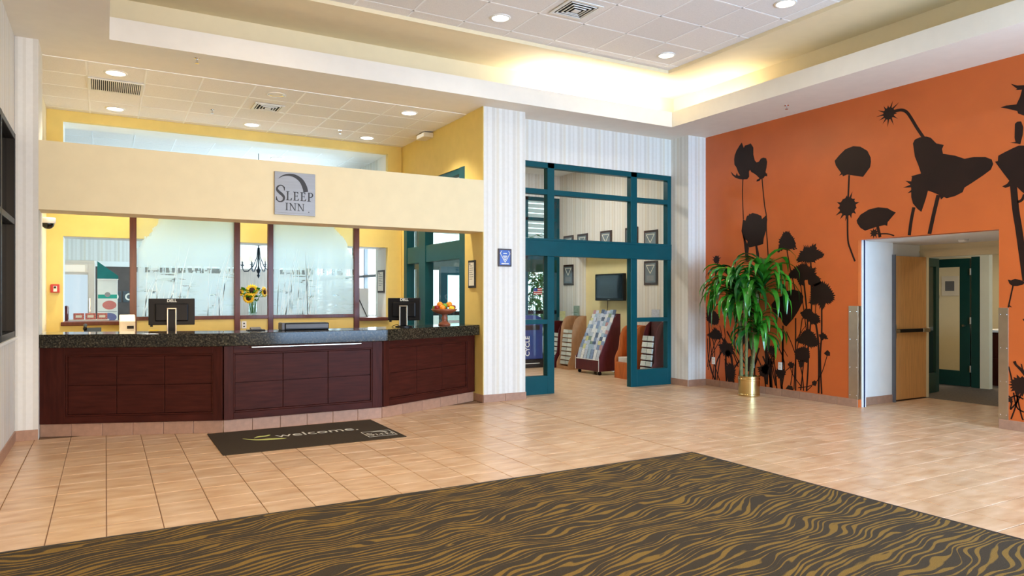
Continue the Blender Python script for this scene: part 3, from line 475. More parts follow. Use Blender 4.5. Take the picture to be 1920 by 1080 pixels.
  ('p',0,[(7.745,0.403),(7.737,0.408),(7.713,0.406),(7.719,0.421),(7.680,0.409),(7.678,0.431),(7.648,0.412),(7.635,0.461),(7.625,0.436),(7.610,0.457),(7.602,0.460),(7.580,0.494),(7.579,0.484),(7.561,0.490),(7.570,0.455),(7.559,0.447),(7.561,0.426),(7.513,0.433),(7.552,0.398),(7.541,0.387),(7.563,0.370),(7.557,0.354),(7.574,0.343),(7.557,0.313),(7.585,0.315),(7.582,0.290),(7.596,0.288),(7.589,0.242),(7.607,0.260),(7.619,0.240),(7.639,0.265),(7.657,0.254),(7.671,0.269),(7.692,0.262),(7.703,0.273),(7.732,0.256),(7.712,0.299),(7.731,0.300),(7.720,0.325),(7.763,0.323),(7.729,0.351),(7.760,0.362),(7.737,0.377),(7.788,0.399)]),
  ('s',0.020,[(8.793,1.063),(8.777,0.677),(8.826,0.311)]),
  ('s',0.018,[(8.777,0.798),(8.712,0.489),(8.551,0.108)]),
  ('s',0.018,[(8.712,0.801),(8.663,0.540),(8.712,0.116)]),
  ('s',0.018,[(8.631,0.793),(8.777,0.387),(8.663,0.109)]),
  ('s',0.014,[(8.551,1.023),(8.520,0.835),(8.712,0.537),(8.810,0.264)]),
  ('s',0.014,[(8.457,1.027),(8.425,0.816)]),
  ('s',0.028,[(8.394,0.935),(8.181,0.643),(7.974,0.384)]),
  ('s',0.020,[(8.410,0.511),(8.394,0.136)]),
  ('s',0.018,[(8.256,0.615),(8.106,0.418),(8.003,0.358)]),
  ('s',0.014,[(8.226,1.035),(8.226,0.617)]),
  ('s',0.020,[(8.151,0.368),(8.272,0.614)]),
  ('s',0.016,[(7.887,1.047),(7.887,0.594)]),
  ('s',0.060,[(7.607,0.747),(7.579,0.462),(7.590,0.151)]),
  ('s',0.020,[(7.552,0.618),(7.511,0.127)]),
  ('s',0.020,[(7.471,0.667),(7.498,0.468),(7.417,0.148)]),
  ('s',0.016,[(7.525,0.708),(7.431,0.561),(7.538,0.443)]),
  ('s',0.014,[(7.417,0.758),(7.552,0.530)]),
  ('s',0.030,[(7.285,0.895),(7.291,0.399)]),
  ('s',0.020,[(8.317,0.541),(8.287,0.403)]),
  ('s',0.016,[(8.826,0.795),(8.810,0.481),(8.663,0.121)]),
  ('s',0.014,[(7.985,0.112),(7.927,0.393),(8.147,0.655)]),
  ('s',0.028,[(7.801,0.112),(7.817,0.423),(7.728,0.705)]),
  ('s',0.028,[(8.336,0.112),(8.283,0.510),(8.532,0.851)]),
  ('s',0.028,[(7.925,0.112),(7.854,0.326),(7.764,0.543)]),
  ('s',0.020,[(7.394,0.112),(7.440,0.497),(7.564,0.829)]),
  ('s',0.020,[(7.603,0.112),(7.650,0.344),(7.775,0.573)]),
  ('s',0.028,[(8.649,0.112),(8.624,0.401),(8.448,0.668)]),
  ('s',0.020,[(8.612,0.112),(8.541,0.560),(8.559,0.934)]),
  ('s',0.028,[(7.506,0.112),(7.544,0.348),(7.660,0.580)]),
  ('s',0.020,[(7.306,0.112),(7.257,0.522),(7.461,0.870)]),
  ('s',0.014,[(7.312,0.112),(7.319,0.298),(7.100,0.496)]),
  ('s',0.014,[(8.148,0.112),(8.100,0.447),(7.958,0.746)]),
  ('s',0.028,[(8.245,0.112),(8.258,0.301),(8.101,0.501)]),
  ('s',0.014,[(8.365,0.112),(8.328,0.284),(8.446,0.473)]),
  ('s',0.028,[(8.403,0.112),(8.415,0.513),(8.198,0.855)]),
  ('s',0.028,[(7.896,0.112),(7.841,0.569),(7.898,0.948)]),
  ('p',0,[(7.975,0.738),(7.990,0.756),(7.962,0.764),(7.983,0.799),(7.944,0.786),(7.940,0.816),(7.915,0.794),(7.895,0.831),(7.884,0.793),(7.860,0.800),(7.857,0.779),(7.828,0.776),(7.847,0.752),(7.820,0.738),(7.846,0.725),(7.828,0.701),(7.864,0.704),(7.853,0.667),(7.887,0.689),(7.895,0.649),(7.914,0.687),(7.943,0.654),(7.946,0.688),(7.977,0.682),(7.966,0.710),(7.993,0.719)]),
  ('p',0,[(8.425,0.576),(8.439,0.591),(8.413,0.596),(8.429,0.622),(8.399,0.611),(8.398,0.638),(8.377,0.616),(8.363,0.644),(8.356,0.615),(8.336,0.624),(8.332,0.608),(8.314,0.604),(8.321,0.588),(8.293,0.576),(8.324,0.566),(8.316,0.550),(8.339,0.550),(8.334,0.527),(8.355,0.537),(8.363,0.511),(8.378,0.529),(8.396,0.519),(8.397,0.543),(8.426,0.533),(8.411,0.558),(8.435,0.562)]),
  ('p',0,[(8.186,0.752),(8.206,0.766),(8.183,0.771),(8.189,0.788),(8.170,0.785),(8.165,0.799),(8.150,0.791),(8.137,0.810),(8.129,0.790),(8.111,0.797),(8.117,0.775),(8.097,0.775),(8.105,0.761),(8.089,0.752),(8.104,0.743),(8.096,0.729),(8.112,0.726),(8.113,0.710),(8.132,0.722),(8.138,0.702),(8.150,0.716),(8.167,0.701),(8.168,0.723),(8.187,0.719),(8.181,0.735),(8.209,0.738)]),
  ('p',0,[(8.163,0.912),(8.181,0.925),(8.155,0.929),(8.163,0.947),(8.142,0.941),(8.142,0.965),(8.124,0.944),(8.112,0.965),(8.105,0.945),(8.088,0.953),(8.088,0.937),(8.065,0.937),(8.084,0.920),(8.059,0.912),(8.081,0.903),(8.068,0.888),(8.089,0.888),(8.090,0.873),(8.105,0.878),(8.112,0.861),(8.124,0.874),(8.139,0.866),(8.143,0.880),(8.165,0.875),(8.155,0.895),(8.180,0.898)]),
  ('p',0,[(7.562,0.688),(7.585,0.708),(7.547,0.712),(7.561,0.741),(7.533,0.737),(7.526,0.762),(7.502,0.740),(7.484,0.770),(7.472,0.742),(7.441,0.759),(7.452,0.723),(7.406,0.730),(7.435,0.701),(7.394,0.688),(7.439,0.676),(7.402,0.644),(7.446,0.649),(7.435,0.610),(7.470,0.628),(7.483,0.597),(7.502,0.635),(7.528,0.611),(7.530,0.643),(7.571,0.628),(7.548,0.663),(7.582,0.669)]),
  ('p',0,[(7.675,0.378),(7.697,0.402),(7.662,0.413),(7.674,0.447),(7.633,0.437),(7.628,0.473),(7.598,0.450),(7.575,0.475),(7.562,0.441),(7.522,0.464),(7.533,0.422),(7.487,0.426),(7.504,0.397),(7.485,0.378),(7.519,0.363),(7.479,0.326),(7.535,0.336),(7.526,0.297),(7.558,0.307),(7.574,0.272),(7.597,0.312),(7.625,0.290),(7.631,0.323),(7.671,0.312),(7.663,0.343),(7.712,0.351)]),
 ],
]

# ================================================================== STRUCTURE
def in_view(p, mx=40):
    a = R(29.717); f = 1335
    d = Vector(p)-Vector((0, 0, 1.5)); ww = d.x*math.sin(a)+d.y*math.cos(a)
    if ww < .3: return False
    x = 960+f*(d.x*math.cos(a)-d.y*math.sin(a))/ww; y = 556.5-f*d.z/ww
    return -mx < x < 1920+mx and -mx < y < 1080+mx

# ---- floor and its tiles
floor = struct('floor', MB().box(-1.0, 8.85, -3.6, 13.4, -.12, -.006).box(8.85, 10.62, 3.0, 6.3, -.12, -.006), 'grout', 'tan ceramic tile floor of the hotel lobby', 'floor')
TX0, TY0, TPX, TPY = .005, 2.412, .3262, .331
def cells(x0, x1, y0, y1, gx, px, gy, py, gap):
    out = []
    for i in range(math.floor((x0-gx)/px), math.ceil((x1-gx)/px)):
        for j in range(math.floor((y0-gy)/py), math.ceil((y1-gy)/py)):
            a0 = max(x0, gx+i*px+gap); a1 = min(x1, gx+(i+1)*px-gap); b0 = max(y0, gy+j*py+gap); b1 = min(y1, gy+(j+1)*py-gap)
            if a1-a0 > .03 and b1-b0 > .03:
                out.append((a0, a1, b0, b1))
    return out
def slab_mesh(name, mat, w, h, z0, z1, ch):
    mb = MB(); c = ch
    x, y = w/2, h/2
    vs = [(-x, -y, z0), (x, -y, z0), (x, y, z0), (-x, y, z0), (-x, -y, z1-c*.6), (x, -y, z1-c*.6), (x, y, z1-c*.6), (-x, y, z1-c*.6),
          (-x+c, -y+c, z1), (x-c, -y+c, z1), (x-c, y-c, z1), (-x+c, y-c, z1)]
    fs = [(3, 2, 1, 0)]+[(i, (i+1) % 4, 4+(i+1) % 4, 4+i) for i in range(4)]+[(4+i, 4+(i+1) % 4, 8+(i+1) % 4, 8+i) for i in range(4)]+[(8, 9, 10, 11)]
    mb.add(vs, fs); return mb.mesh(name, mat)
full_tile = slab_mesh('tile', 'floor_tile', TPX-.006, TPY-.006, -.012, 0, .003)
def desk_front(x):
    if x < 1.13: return 9.1-(x+.6)*.4
    if x < 2.97: return 8.42
    return 8.44+(x-2.97)*.45
tl = []
for rc in ((-.82, 4.905, 5.1, 8.95), (4.915, 8.85, -3.4, 8.95), (5.33, 8.45, 8.95, 9.45), (4.8, 8.85, 9.45, 13.35), (8.85, 10.6, 4.3, 6.12)):
    for c in cells(*rc, TX0, TPX, TY0, TPY, .003):
        cx, cy = (c[0]+c[1])/2, (c[2]+c[3])/2
        hid = (cx < 4.65 and cy > desk_front(cx)+.25) or not in_view((cx, cy, 0))
        small = (c[1]-c[0] < .12 or c[3]-c[2] < .12)
        tl.append((hid, small, math.hypot(cx, cy), c))
tl.sort(key=lambda t: t[:3])
rest = MB()
for k, (hid, small, d, c) in enumerate(tl):
    W_, H_ = c[1]-c[0], c[3]-c[2]; ctr = ((c[0]+c[1])/2, (c[2]+c[3])/2, 0)
    if k < 300 and not hid:
        isf = abs(W_-TPX+.006) < .002 and abs(H_-TPY+.006) < .002
        inst(full_tile if isf else slab_mesh('tile', 'floor_tile', W_, H_, -.012, 0, .003), 'tile', floor, ctr)
    else:
        x, y, q = W_/2, H_/2, .003
        rest.add([(ctr[0]+a, ctr[1]+b, z) for a, b, z in [(-x, -y, -.012), (x, -y, -.012), (x, y, -.012), (-x, y, -.012), (-x, -y, -.002), (x, -y, -.002), (x, y, -.002), (-x, y, -.002), (-x+q, -y+q, 0), (x-q, -y+q, 0), (x-q, y-q, 0), (-x+q, y-q, 0)]],
                 [(0, 1, 5, 4), (1, 2, 6, 5), (2, 3, 7, 6), (3, 0, 4, 7), (4, 5, 9, 8), (5, 6, 10, 9), (6, 7, 11, 10), (7, 4, 8, 11), (8, 9, 10, 11)])
o = rest.build('tile_field', 'floor_tile', floor); o['kind'] = 'stuff'

# ---- patterned carpet
cp = thing('carpet', 'large brown carpet with wavy gold stripes in the foreground', 'carpet', (0, 0, 0))
MB().box(-.80, 4.885, -3.4, 5.07, -.02, .008).build('pile', 'carpet_pattern', cp)
MB().box(-.80, 4.905, 5.07, 5.095, -.02, .009).build('edge_strip', 'carpet_edge', cp, bevel=.003)
MB().box(4.885, 4.91, -3.4, 5.07, -.02, .009).build('edge_strip', 'carpet_edge', cp, bevel=.003)
cp['kind'] = 'structure'

# ---- roof slab keeps daylight out
# ---- left wall with dark window
struct('wall_left', MB().box(-1.0, -.82, -3.5, 8.95, 0, 1.09).box(-1.0, -.82, -3.5, 8.95, 3.18, 4.3).box(-1.0, -.82, -3.5, 5.4, 1.09, 3.18).box(-1.0, -.82, 8.93, 9.47, 0, 4.3), 'wallpaper', 'cream striped wallpaper wall at the far left', 'wall')
win = thing('window_1', 'dark framed window with black panes in the left wall', 'window', (-.82, 7.2, 1.09)); win['kind'] = 'structure'
WF = lambda *a, n='frame_bar': MB().box(*a).build(n, 'black_plastic', win, bevel=.004)
for y in (-1.8, -.62, .56, 1.67): WF(-.12, .012, y, y+.06, 0, 2.09)
for z in (0, 1.15, 2.03): WF(-.11, .010, -1.8, 1.73, z, z+.06)
for y0, y1 in ((-1.74, -.62), (-.56, .56), (.62, 1.67)):
    for z0, z1 in ((.06, 1.15), (1.21, 2.03)): MB().box(-.07, -.06, y0, y1, z0, z1).build('pane', 'glass_dark', win)
MB().box(-.02, .03, -1.84, 1.75, -.03, 0).build('sill', 'white_plastic', win, bevel=.004)

# ---- back wall: pier, header beam over the desk, broad pillar, wall over the green glazing, corner column
wb = struct('wall_back', MB().box(-.82, -.612, 8.95, 9.47, 0, 4.2).box(4.648, 5.333, 8.95, 9.47, 0, 4.2)
       .box(5.333, 8.45, 9.28, 9.45, 3.575, 4.2).box(8.45, 8.85, 8.87, 9.45, 0, 4.2), 'wallpaper', 'striped wallpaper back wall with pier, pillar and corner column', 'wall')
tag(MB().box(-.612, 4.648, 8.95, 9.35, 2.42, 3.148).build('wall_header', 'paint_cream'), 'plain cream header wall above the reception desk carrying the square sign', 'wall', kind='structure')
# ---- right orange wall with the doorway and the painted mural
wr = struct('wall_right', MB().box(8.85, 9.0, -3.5, -2.9, 0, 4.3).box(8.85, 9.0, 2.5, 4.3, 0, 4.3).box(8.85, 9.0, -2.9, 2.5, 0, .5).box(8.85, 9.0, -2.9, 2.5, 3.2, 4.3).box(8.85, 9.0, 4.3, 6.05, 2.27, 4.3).box(8.85, 9.0, 6.05, 8.87, 0, 4.3), 'paint_orange', 'burnt orange wall with dark flower silhouettes', 'wall')
def ribbon(pts, wd):
    pts = [Vector((p[0], p[1])) for p in pts]
    if len(pts) > 2:      # smooth
        q = []
        for i in range(len(pts)-1):
            p0, p1, p2, p3 = pts[max(i-1, 0)], pts[i], pts[i+1], pts[min(i+2, len(pts)-1)]
            for t in (0, .25, .5, .75):
                q.append(.5*((2*p1)+(p2-p0)*t+(2*p0-5*p1+4*p2-p3)*t*t+(3*p1-p0-3*p2+p3)*t**3))
        q.append(pts[-1]); pts = q
    L_, R_ = [], []
    for i, p in enumerate(pts):
        t = (pts[min(i+1, len(pts)-1)]-pts[max(i-1, 0)]).normalized(); n = Vector((-t.y, t.x))*wd/2
        L_.append(p+n); R_.append(p-n)
    return L_, R_
for g in MURAL:
    mb = MB()
    for kind, wd, pts in g:
        if kind == 'p': mb.face([(8.848, p[0], p[1]) for p in pts])
        else:
            L_, R_ = ribbon(pts, wd)
            for i in range(len(L_)-1):
                mb.face([(8.8485, *L_[i]), (8.8485, *L_[i+1]), (8.8485, *R_[i+1]), (8.8485, *R_[i])])
    o = bpy.data.objects.new('flower_silhouette', bpy.data.meshes.new('flower_silhouette')); COL.objects.link(o); o.parent = wr
    o.data.from_pydata(mb.v, [], mb.f); o.data.materials.append(M['mural_brown'])

# ---- doorway niche on the right
struct('wall_niche', MB().box(9.0, 9.74, 6.12, 6.3, 0, 2.27).box(9.0, 10.6, 4.1, 4.3, 0, 2.27).box(9.74, 10.62, 6.25, 6.4, 0, 2.27), 'paint_white', 'white side wall inside the doorway niche', 'wall')
struct('ceiling_niche', MB().box(9.0, 10.7, 4.1, 6.4, 2.27, 2.35), 'paint_white', 'low white ceiling over the doorway niche', 'ceiling')
d = thing('door_1', 'maple wood fire door standing open with a steel panic bar', 'door', (9.76, 6.2, 0)); d['kind'] = 'structure'
MB().box(0, .86, -.045, 0, .012, 2.09).build('leaf', 'wood_maple', d, bevel=.003)
b = MB().box(.06, .70, -.10, -.062, .985, 1.035).build('panic_bar', 'black_plastic', d, bevel=.008)
MB().box(.70, .87, -.105, -.058, .98, 1.04).build('bar_end', 'steel', b, bevel=.006)
MB().box(-.03, .05, -.10, -.045, .90, 1.11).build('latch_case', 'steel', b, bevel=.01)
MB().box(-.02, .10, -.12, -.045, .985, 1.03).build('bar_arm', 'steel', b, bevel=.008)
MB().lathe([(.02, 0), (.016, .012), (.001, .014)], 16).build('closer_button', 'steel', d, loc=(.06, -.045, 1.9)).rotation_euler = (R(90), 0, 0)
MB().box(.86, .92, -.05, .05, 0, 2.09).build('hinge_stile', 'paint_cream', d)
struct('trim_1', MB().box(9.72, 9.755, 6.08, 6.25, 0, 2.1), 'grey_plastic', 'grey steel door jamb beside the wood door', 'trim')
struct('trim_2', MB().box(10.62, 10.74, 4.0, 6.4, 2.09, 2.27).box(10.60, 10.76, 4.0, 6.4, 2.16, 2.19), 'paint_cream', 'cream header of the inner doorway', 'trim')
for nm_, y0, y1, lab in (('corner_guard', 6.05, 6.19, 'steel corner guard left of the doorway'), ('corner_guard', 4.2, 4.302, 'steel corner guard right of the doorway')):
    g = thing(nm_, lab, 'corner guard', (8.85, y0, .11))
    MB().box(-.006, 0, 0, y1-y0, 0, 1.265).build('face_plate', 'steel', g, bevel=.002)
    if y0 > 5: MB().box(0, .09, -.006, 0, 0, 1.265).build('return_plate', 'steel', g)
    else: MB().box(0, .05, .1, .106, 0, 1.265).build('return_plate', 'steel', g)
    sc_ = MB().lathe([(.007, 0), (.005, .003)], 10).mesh('screw', 'chrome')
    for k in range(4):
        for yy in (.02, y1-y0-.02): inst(sc_, 'screw', g, (-.006, yy, .05+.38*k), (0, R(-90), 0))
struct('trim_3', MB().box(8.915, 9.0, 6.035, 6.05, 0, 2.27), 'paint_white', 'pale pocket door edge in the doorway reveal', 'trim')
struct('trim_4', MB().box(8.948, 8.966, 6.025, 6.035, 0, 2.27), 'navy_seal', 'dark blue seal strip in the doorway reveal', 'trim')

# ---- hall beyond the doorway
struct('floor_hall', MB().box(10.6, 15.2, 2.5, 9.2, -.12, .004), 'carpet_grey', 'grey patterned carpet of the hall beyond the doorway', 'floor')
struct('wall_hall', MB().box(15.0, 15.2, 2.5, 9.2, 0, 2.5).box(10.74, 15.2, 9.0, 9.2, 0, 2.5).box(10.74, 15.2, 2.5, 2.7, 0, 2.5).box(12.4, 12.5, 6.17, 6.31, 0, 2.5).box(12.4, 12.5, 6.31, 9.0, 2.16, 2.5).box(12.4, 12.5, 7.4, 9.0, 0, 2.5)
       .box(10.74, 12.4, 6.7, 6.8, 2.3, 2.5).box(10.74, 10.8, 6.4, 9.1, 0, 2.5), 'paint_cream', 'cream walls of the hall beyond the doorway', 'wall')
struct('ceiling_hall', MB().box(10.7, 15.2, 2.5, 9.2, 2.5, 2.6), 'paint_cream', 'low cream ceiling of the hall', 'ceiling')
area('hall_ceiling_lamp_light', (13.4, 6.8, 2.45), (0, 0, 0), .6, .6, 26, WARM)
area('hall_ceiling_lamp_light', (11.6, 5.2, 2.45), (0, 0, 0), .5, .5, 9, WARM)

# ---- office behind the desk
struct('wall_office_left', MB().box(-.9, -.735, 9.47, 12.7, 0, 4.3), 'paint_cream', 'cream side wall at the left behind the desk', 'wall')
wy = struct('wall_office_back', MB().box(-.735, -.535, 12.15, 12.25, 0, 4.2).box(4.38, 4.64, 12.15, 12.25, 0, 4.2).box(-.535, 4.38, 12.15, 12.25, 2.38, 3.3).box(-.535, 4.38, 12.15, 12.25, 4.05, 4.2).box(-.535, 4.38, 12.15, 12.25, 0, 1.08),
       'paint_yellow', 'yellow wall behind the desk with a wide pass-through opening', 'wall')
struct('wall_passthrough', MB().box(-.735, -.535, 12.25, 12.7, 0, 4.2).box(4.38, 4.64, 12.25, 12.7, 0, 4.2).box(-.535, 4.38, 12.25, 12.7, 2.38, 3.3).box(-.535, 4.38, 12.25, 12.7, 4.05, 4.2).box(-.535, 4.38, 12.25, 12.7, 0, 1.08), 'paint_white', 'pale inner lining of the pass-through openings', 'wall')
struct('trim_5', MB().box(-.56, 4.38, 12.09, 12.72, 1.08, 1.135), 'wood_frame', 'brown wooden sill of the pass-through opening', 'trim', bevel=.006)
struct('wall_office_right', MB().box(4.648, 4.8, 9.47, 9.54, 0, 4.2).box(4.638, 4.648, 8.955, 9.54, 0, 4.2).box(4.648, 4.8, 12.04, 13.4, 0, 4.2).box(4.648, 4.8, 9.54, 12.04, 3.45, 4.2), 'paint_yellow', 'yellow side wall at the right behind the desk with green glazing', 'wall')

# ---- ceilings
ce = struct('ceiling', MB().box(-1.0, 9.0, 8.58, 9.49, 4.2, 4.25).box(7.83, 9.0, -3.6, 8.58, 4.2, 4.25).box(-1.0, .034, -3.6, 8.58, 4.2, 4.25).box(.034, 7.83, -3.6, -2.0, 4.2, 4.25)
       .box(-.05, 7.91, 8.58, 8.65, 4.25, 4.44).box(7.83, 7.90, -2, 8.58, 4.25, 4.44).box(-.04, .034, -2, 8.58, 4.25, 4.44), 'paint_soffit', 'cream stepped soffit framing the raised ceiling tray', 'ceiling')
MB().box(-.5, 8.5, 9.0, 9.1, 4.25, 4.85).box(8.25, 8.35, -2.5, 9.0, 4.25, 4.85).box(-.5, -.4, -2.5, 9.0, 4.25, 4.85).box(-.5, 8.5, -2.6, -2.5, 4.25, 4.85).build('cove_wall', 'paint_cove', ce)
MB().box(-.5, 8.35, 8.0, 9.1, 4.8, 4.86).box(7.23, 8.35, -2.6, 8.0, 4.8, 4.86).box(-.5, .5, -2.6, 8.0, 4.8, 4.86).box(.5, 7.23, -2.6, -1.6, 4.8, 4.86).build('cove_ceiling', 'paint_cove', ce)
MB().box(-1.2, 15.4, -3.8, 19.4, 4.95, 5.05).box(9.0, 15.4, -3.8, 9.3, 2.62, 2.7).build('roof_deck', 'grout', ce)
def panel_ceiling(par, rect, gx, px, gy, py, z, name='ceiling_panel'):
    fm = {}
    for c in cells(*rect, gx, px, gy, py, .009):
        ctr = ((c[0]+c[1])/2, (c[2]+c[3])/2, z)
        key = (round(c[1]-c[0], 3), round(c[3]-c[2], 3))
        if key not in fm:
            me = slab_mesh(name, 'ceiling_panel', key[0], key[1], -.02, .004, .004); fm[key] = me
        inst(fm[key], name, par, ctr, (R(180), 0, 0))
    g = MB()
    i = math.ceil((rect[0]-gx)/px)
    while gx+i*px < rect[1]: g.box(gx+i*px-.011, gx+i*px+.011, rect[2], rect[3], z-.006, z+.02); i += 1
    j = math.ceil((rect[2]-gy)/py)
    while gy+j*py < rect[3]: g.box(rect[0], rect[1], gy+j*py-.011, gy+j*py+.011, z-.006, z+.02); j += 1
    return g
panel_ceiling(ce, (.5, 7.23, -1.6, 8.0), 3.782, .655, 7.146, .655, 4.85).build('grid_bars', 'grid_white', ce)
co = struct('ceiling_office', MB().box(-.9, 4.8, 9.49, 12.2, 4.225, 4.26), 'grid_white', 'white panel ceiling behind the desk', 'ceiling')
panel_ceiling(co, (-.735, 4.648, 9.49, 12.15), -.195, .622, 9.49, .625, 4.2).build('grid_bars', 'grid_white', co)
cb = struct('ceiling_breakfast', MB().box(-4.2, 4.8, 12.15, 19.2, 4.225, 4.26), 'grid_white', 'bright panel ceiling of the breakfast room', 'ceiling')
panel_ceiling(cb, (-1.4, 4.65, 12.7, 16.0), -.195, .622, 12.7, .625, 4.2).build('grid_bars', 'grid_white', cb)
struct('ceiling_vestibule', MB().box(4.7, 9.2, 9.45, 13.5, 4.2, 4.25), 'paint_white', 'white ceiling of the entry vestibule', 'ceiling')

# ---- breakfast room shell
struct('wall_breakfast', MB().box(-4.2, 4.8, 19.0, 19.2, 0, 4.3).box(-4.2, -4.0, 12.7, 19.2, 0, 4.3).box(-4.2, -.735, 12.5, 12.7, 0, 4.3)
       .box(4.65, 4.8, 13.4, 19.0, 0, 1.0).box(4.65, 4.8, 13.4, 19.0, 2.95, 4.3).box(4.65, 4.8, 18.5, 19.0, 1.0, 2.95).box(4.65, 4.8, 13.4, 13.6, 1.0, 2.95), 'wallpaper', 'pale striped walls of the breakfast room', 'wall')
struct('floor_breakfast', MB().box(-4.2, 4.8, 9.0, 19.2, -.14, -.02), 'floor_pale', 'pale floor behind the desk and in the breakfast room', 'floor')
wn = thing('window_2', 'white framed window wall of the breakfast room', 'window', (4.7, 13.6, 1.0)); wn['kind'] = 'structure'
for y in (0, .8, 1.6, 2.4, 3.2, 4.0, 4.85): MB().box(-.03, .05, y-.025, y+.025, 0, 1.95).build('mullion', 'grey_plastic', wn)
for z in (0, .9, 1.9): MB().box(-.03, .05, 0, 4.9, z, z+.05).build('rail', 'grey_plastic', wn)
for k, y in enumerate((0, .8, 1.6, 2.4, 3.2, 4.0)):
    for z0, z1 in ((.05, .9), (.95, 1.9)): MB().box(.01, .016, y+.025, y+.775, z0, z1).build('pane', 'glass_clear', wn)

# ---- rear of the lobby (behind the camera): window wall
struct('wall_rear', MB().box(-1, 9, -3.6, -3.4, 0, .3).box(-1, 9, -3.6, -3.4, 3.3, 4.3).box(-1, -.2, -3.6, -3.4, .3, 3.3).box(2.6, 3.3, -3.6, -3.4, .3, 3.3).box(8.7, 9, -3.6, -3.4, .3, 3.3), 'paint_cream', 'cream wall with tall windows at the rear of the lobby', 'wall')

w6 = thing('window_6', 'tall teal framed side window near the camera', 'window', (8.86, -2.9, .5)); w6['kind'] = 'structure'
for y in (0, 1.33, 2.67, 4.0, 5.34): MB().box(0, .06, y, y+.06, 0, 2.7).build('mullion', 'green_metal', w6)
for z in (0, 1.7, 2.64): MB().box(0, .06, .06, 5.34, z, z+.06).build('rail', 'green_metal', w6)
# ---- tiled baseboards
base_full = slab_mesh('base_tile', 'base_tile', .322, .11, -.002, .012, .003)
def baseboard(name, label, runs):
    par = thing(name, label, 'baseboard'); par['kind'] = 'structure'
    for (x0, y0), (x1, y1) in runs:           # the room lies to the left of the run direction
        L_ = math.hypot(x1-x0, y1-y0); a = math.atan2(y1-y0, x1-x0); n = max(1, round(L_/.326)); st = L_/n
        for k in range(n):
            t = (k+.5)*st
            mw = Matrix.Translation((x0+math.cos(a)*t, y0+math.sin(a)*t, .055)) @ Matrix.Rotation(a+math.pi, 4, 'Z') @ Matrix.Rotation(R(90), 4, 'X')
            o = inst(base_full, 'base_tile', par); o.matrix_local = mw @ Matrix.Diagonal((st/.326, 1, 1, 1))
    return par
baseboard('baseboard_left', 'brown tile baseboard along the left wall', [((-.82, 8.94), (-.82, 4.0))])
baseboard('baseboard_pier', 'brown tile baseboard on the left pier', [((-.615, 8.95), (-.82, 8.95))])
baseboard('baseboard_pillar', 'pale tile baseboard around the broad pillar', [((5.345, 8.95), (4.64, 8.95)), ((5.333, 9.3), (5.333, 8.95)), ((4.648, 8.95), (4.648, 9.25))])
baseboard('baseboard_column', 'brown tile baseboard of the corner column', [((8.85, 8.87), (8.45, 8.87)), ((8.45, 8.87), (8.45, 9.28))])
baseboard('baseboard_right', 'tan tile baseboard along the orange wall', [((8.85, 6.05), (8.85, 8.86)), ((8.85, -.9), (8.85, 4.3)), ((9.72, 6.12), (9.0, 6.12))])

# ---- green glazed screen to the vestibule
def storefront(name, label, loc, rz=0):
    t = thing(name, label, 'window', loc, rz); t['kind'] = 'structure'; return t
def bar(par, x0, x1, z0, z1, y0=-.05, y1=.06, n='frame_bar', m='green_metal'): return MB().box(x0, x1, y0, y1, z0, z1).build(n, m, par, bevel=.004)
def pane(par, x0, x1, z0, z1, m='glass_clear'): return MB().box(x0, x1, .0, .006, z0, z1).build('pane', m, par)
g = storefront('window_3', 'teal green metal glazing around the opening to the vestibule', (0, 9.33, 0))
for x0, x1 in ((5.34, 5.40), (5.93, 6.055), (7.57, 7.70), (8.37, 8.45)):
    bar(g, x0, x1, 2.40, 3.57, n='post')
for x0, x1 in ((5.34, 5.40), (5.93, 6.055), (7.57, 7.70), (8.37, 8.45)): bar(g, x0, x1, 0, 2.13, n='post')
bar(g, 5.40, 8.37, 3.49, 3.57, n='top_rail')
for x0, x1 in ((5.40, 5.93), (6.055, 7.57), (7.70, 8.37)):
    bar(g, x0, x1, 3.08, 3.16, n='mid_rail'); pane(g, x0, x1, 3.16, 3.49); pane(g, x0, x1, 2.40, 3.08)
bar(g, 5.34, 8.45, 2.13, 2.40, -.06, .08, n='transom_beam'); bar(g, 5.345, 8.445, 2.365, 2.385, -.068, -.05, n='beam_molding')
for x0, x1 in ((5.40, 5.93), (7.70, 8.37)):
    bar(g, x0, x1, 0, .28, n='kick_panel'); bar(g, x0, x1, 1.08, 1.15, n='mid_rail'); pane(g, x0, x1, .28, 1.08); pane(g, x0, x1, 1.15, 2.13)
MB().box(6.03, 6.075, .06, .24, 0, 2.13).build('sliding_leaf_edge', 'green_dark', g, bevel=.004)

# green glazing of the office side wall
g2 = storefront('window_4', 'green glazed screen between desk office and vestibule', (4.72, 9.54, 0), R(90))
for x0, x1 in ((0, .20), (1.52, 1.80), (2.36, 2.50)): bar(g2, x0, x1, 0, 3.45, -.07, .08, n='post')
bar(g2, .2, 2.36, 2.08, 2.36, -.06, .07, n='transom_beam'); bar(g2, .2, 2.36, 3.36, 3.45, n='top_rail')
for x0, x1 in ((.2, 1.52), (1.80, 2.36)):
    pane(g2, x0, x1, 2.36, 3.36); pane(g2, x0, x1, 1.0, 2.08); bar(g2, x0, x1, .9, 1.0, n='mid_rail'); bar(g2, x0, x1, 0, .9, n='kick_panel')

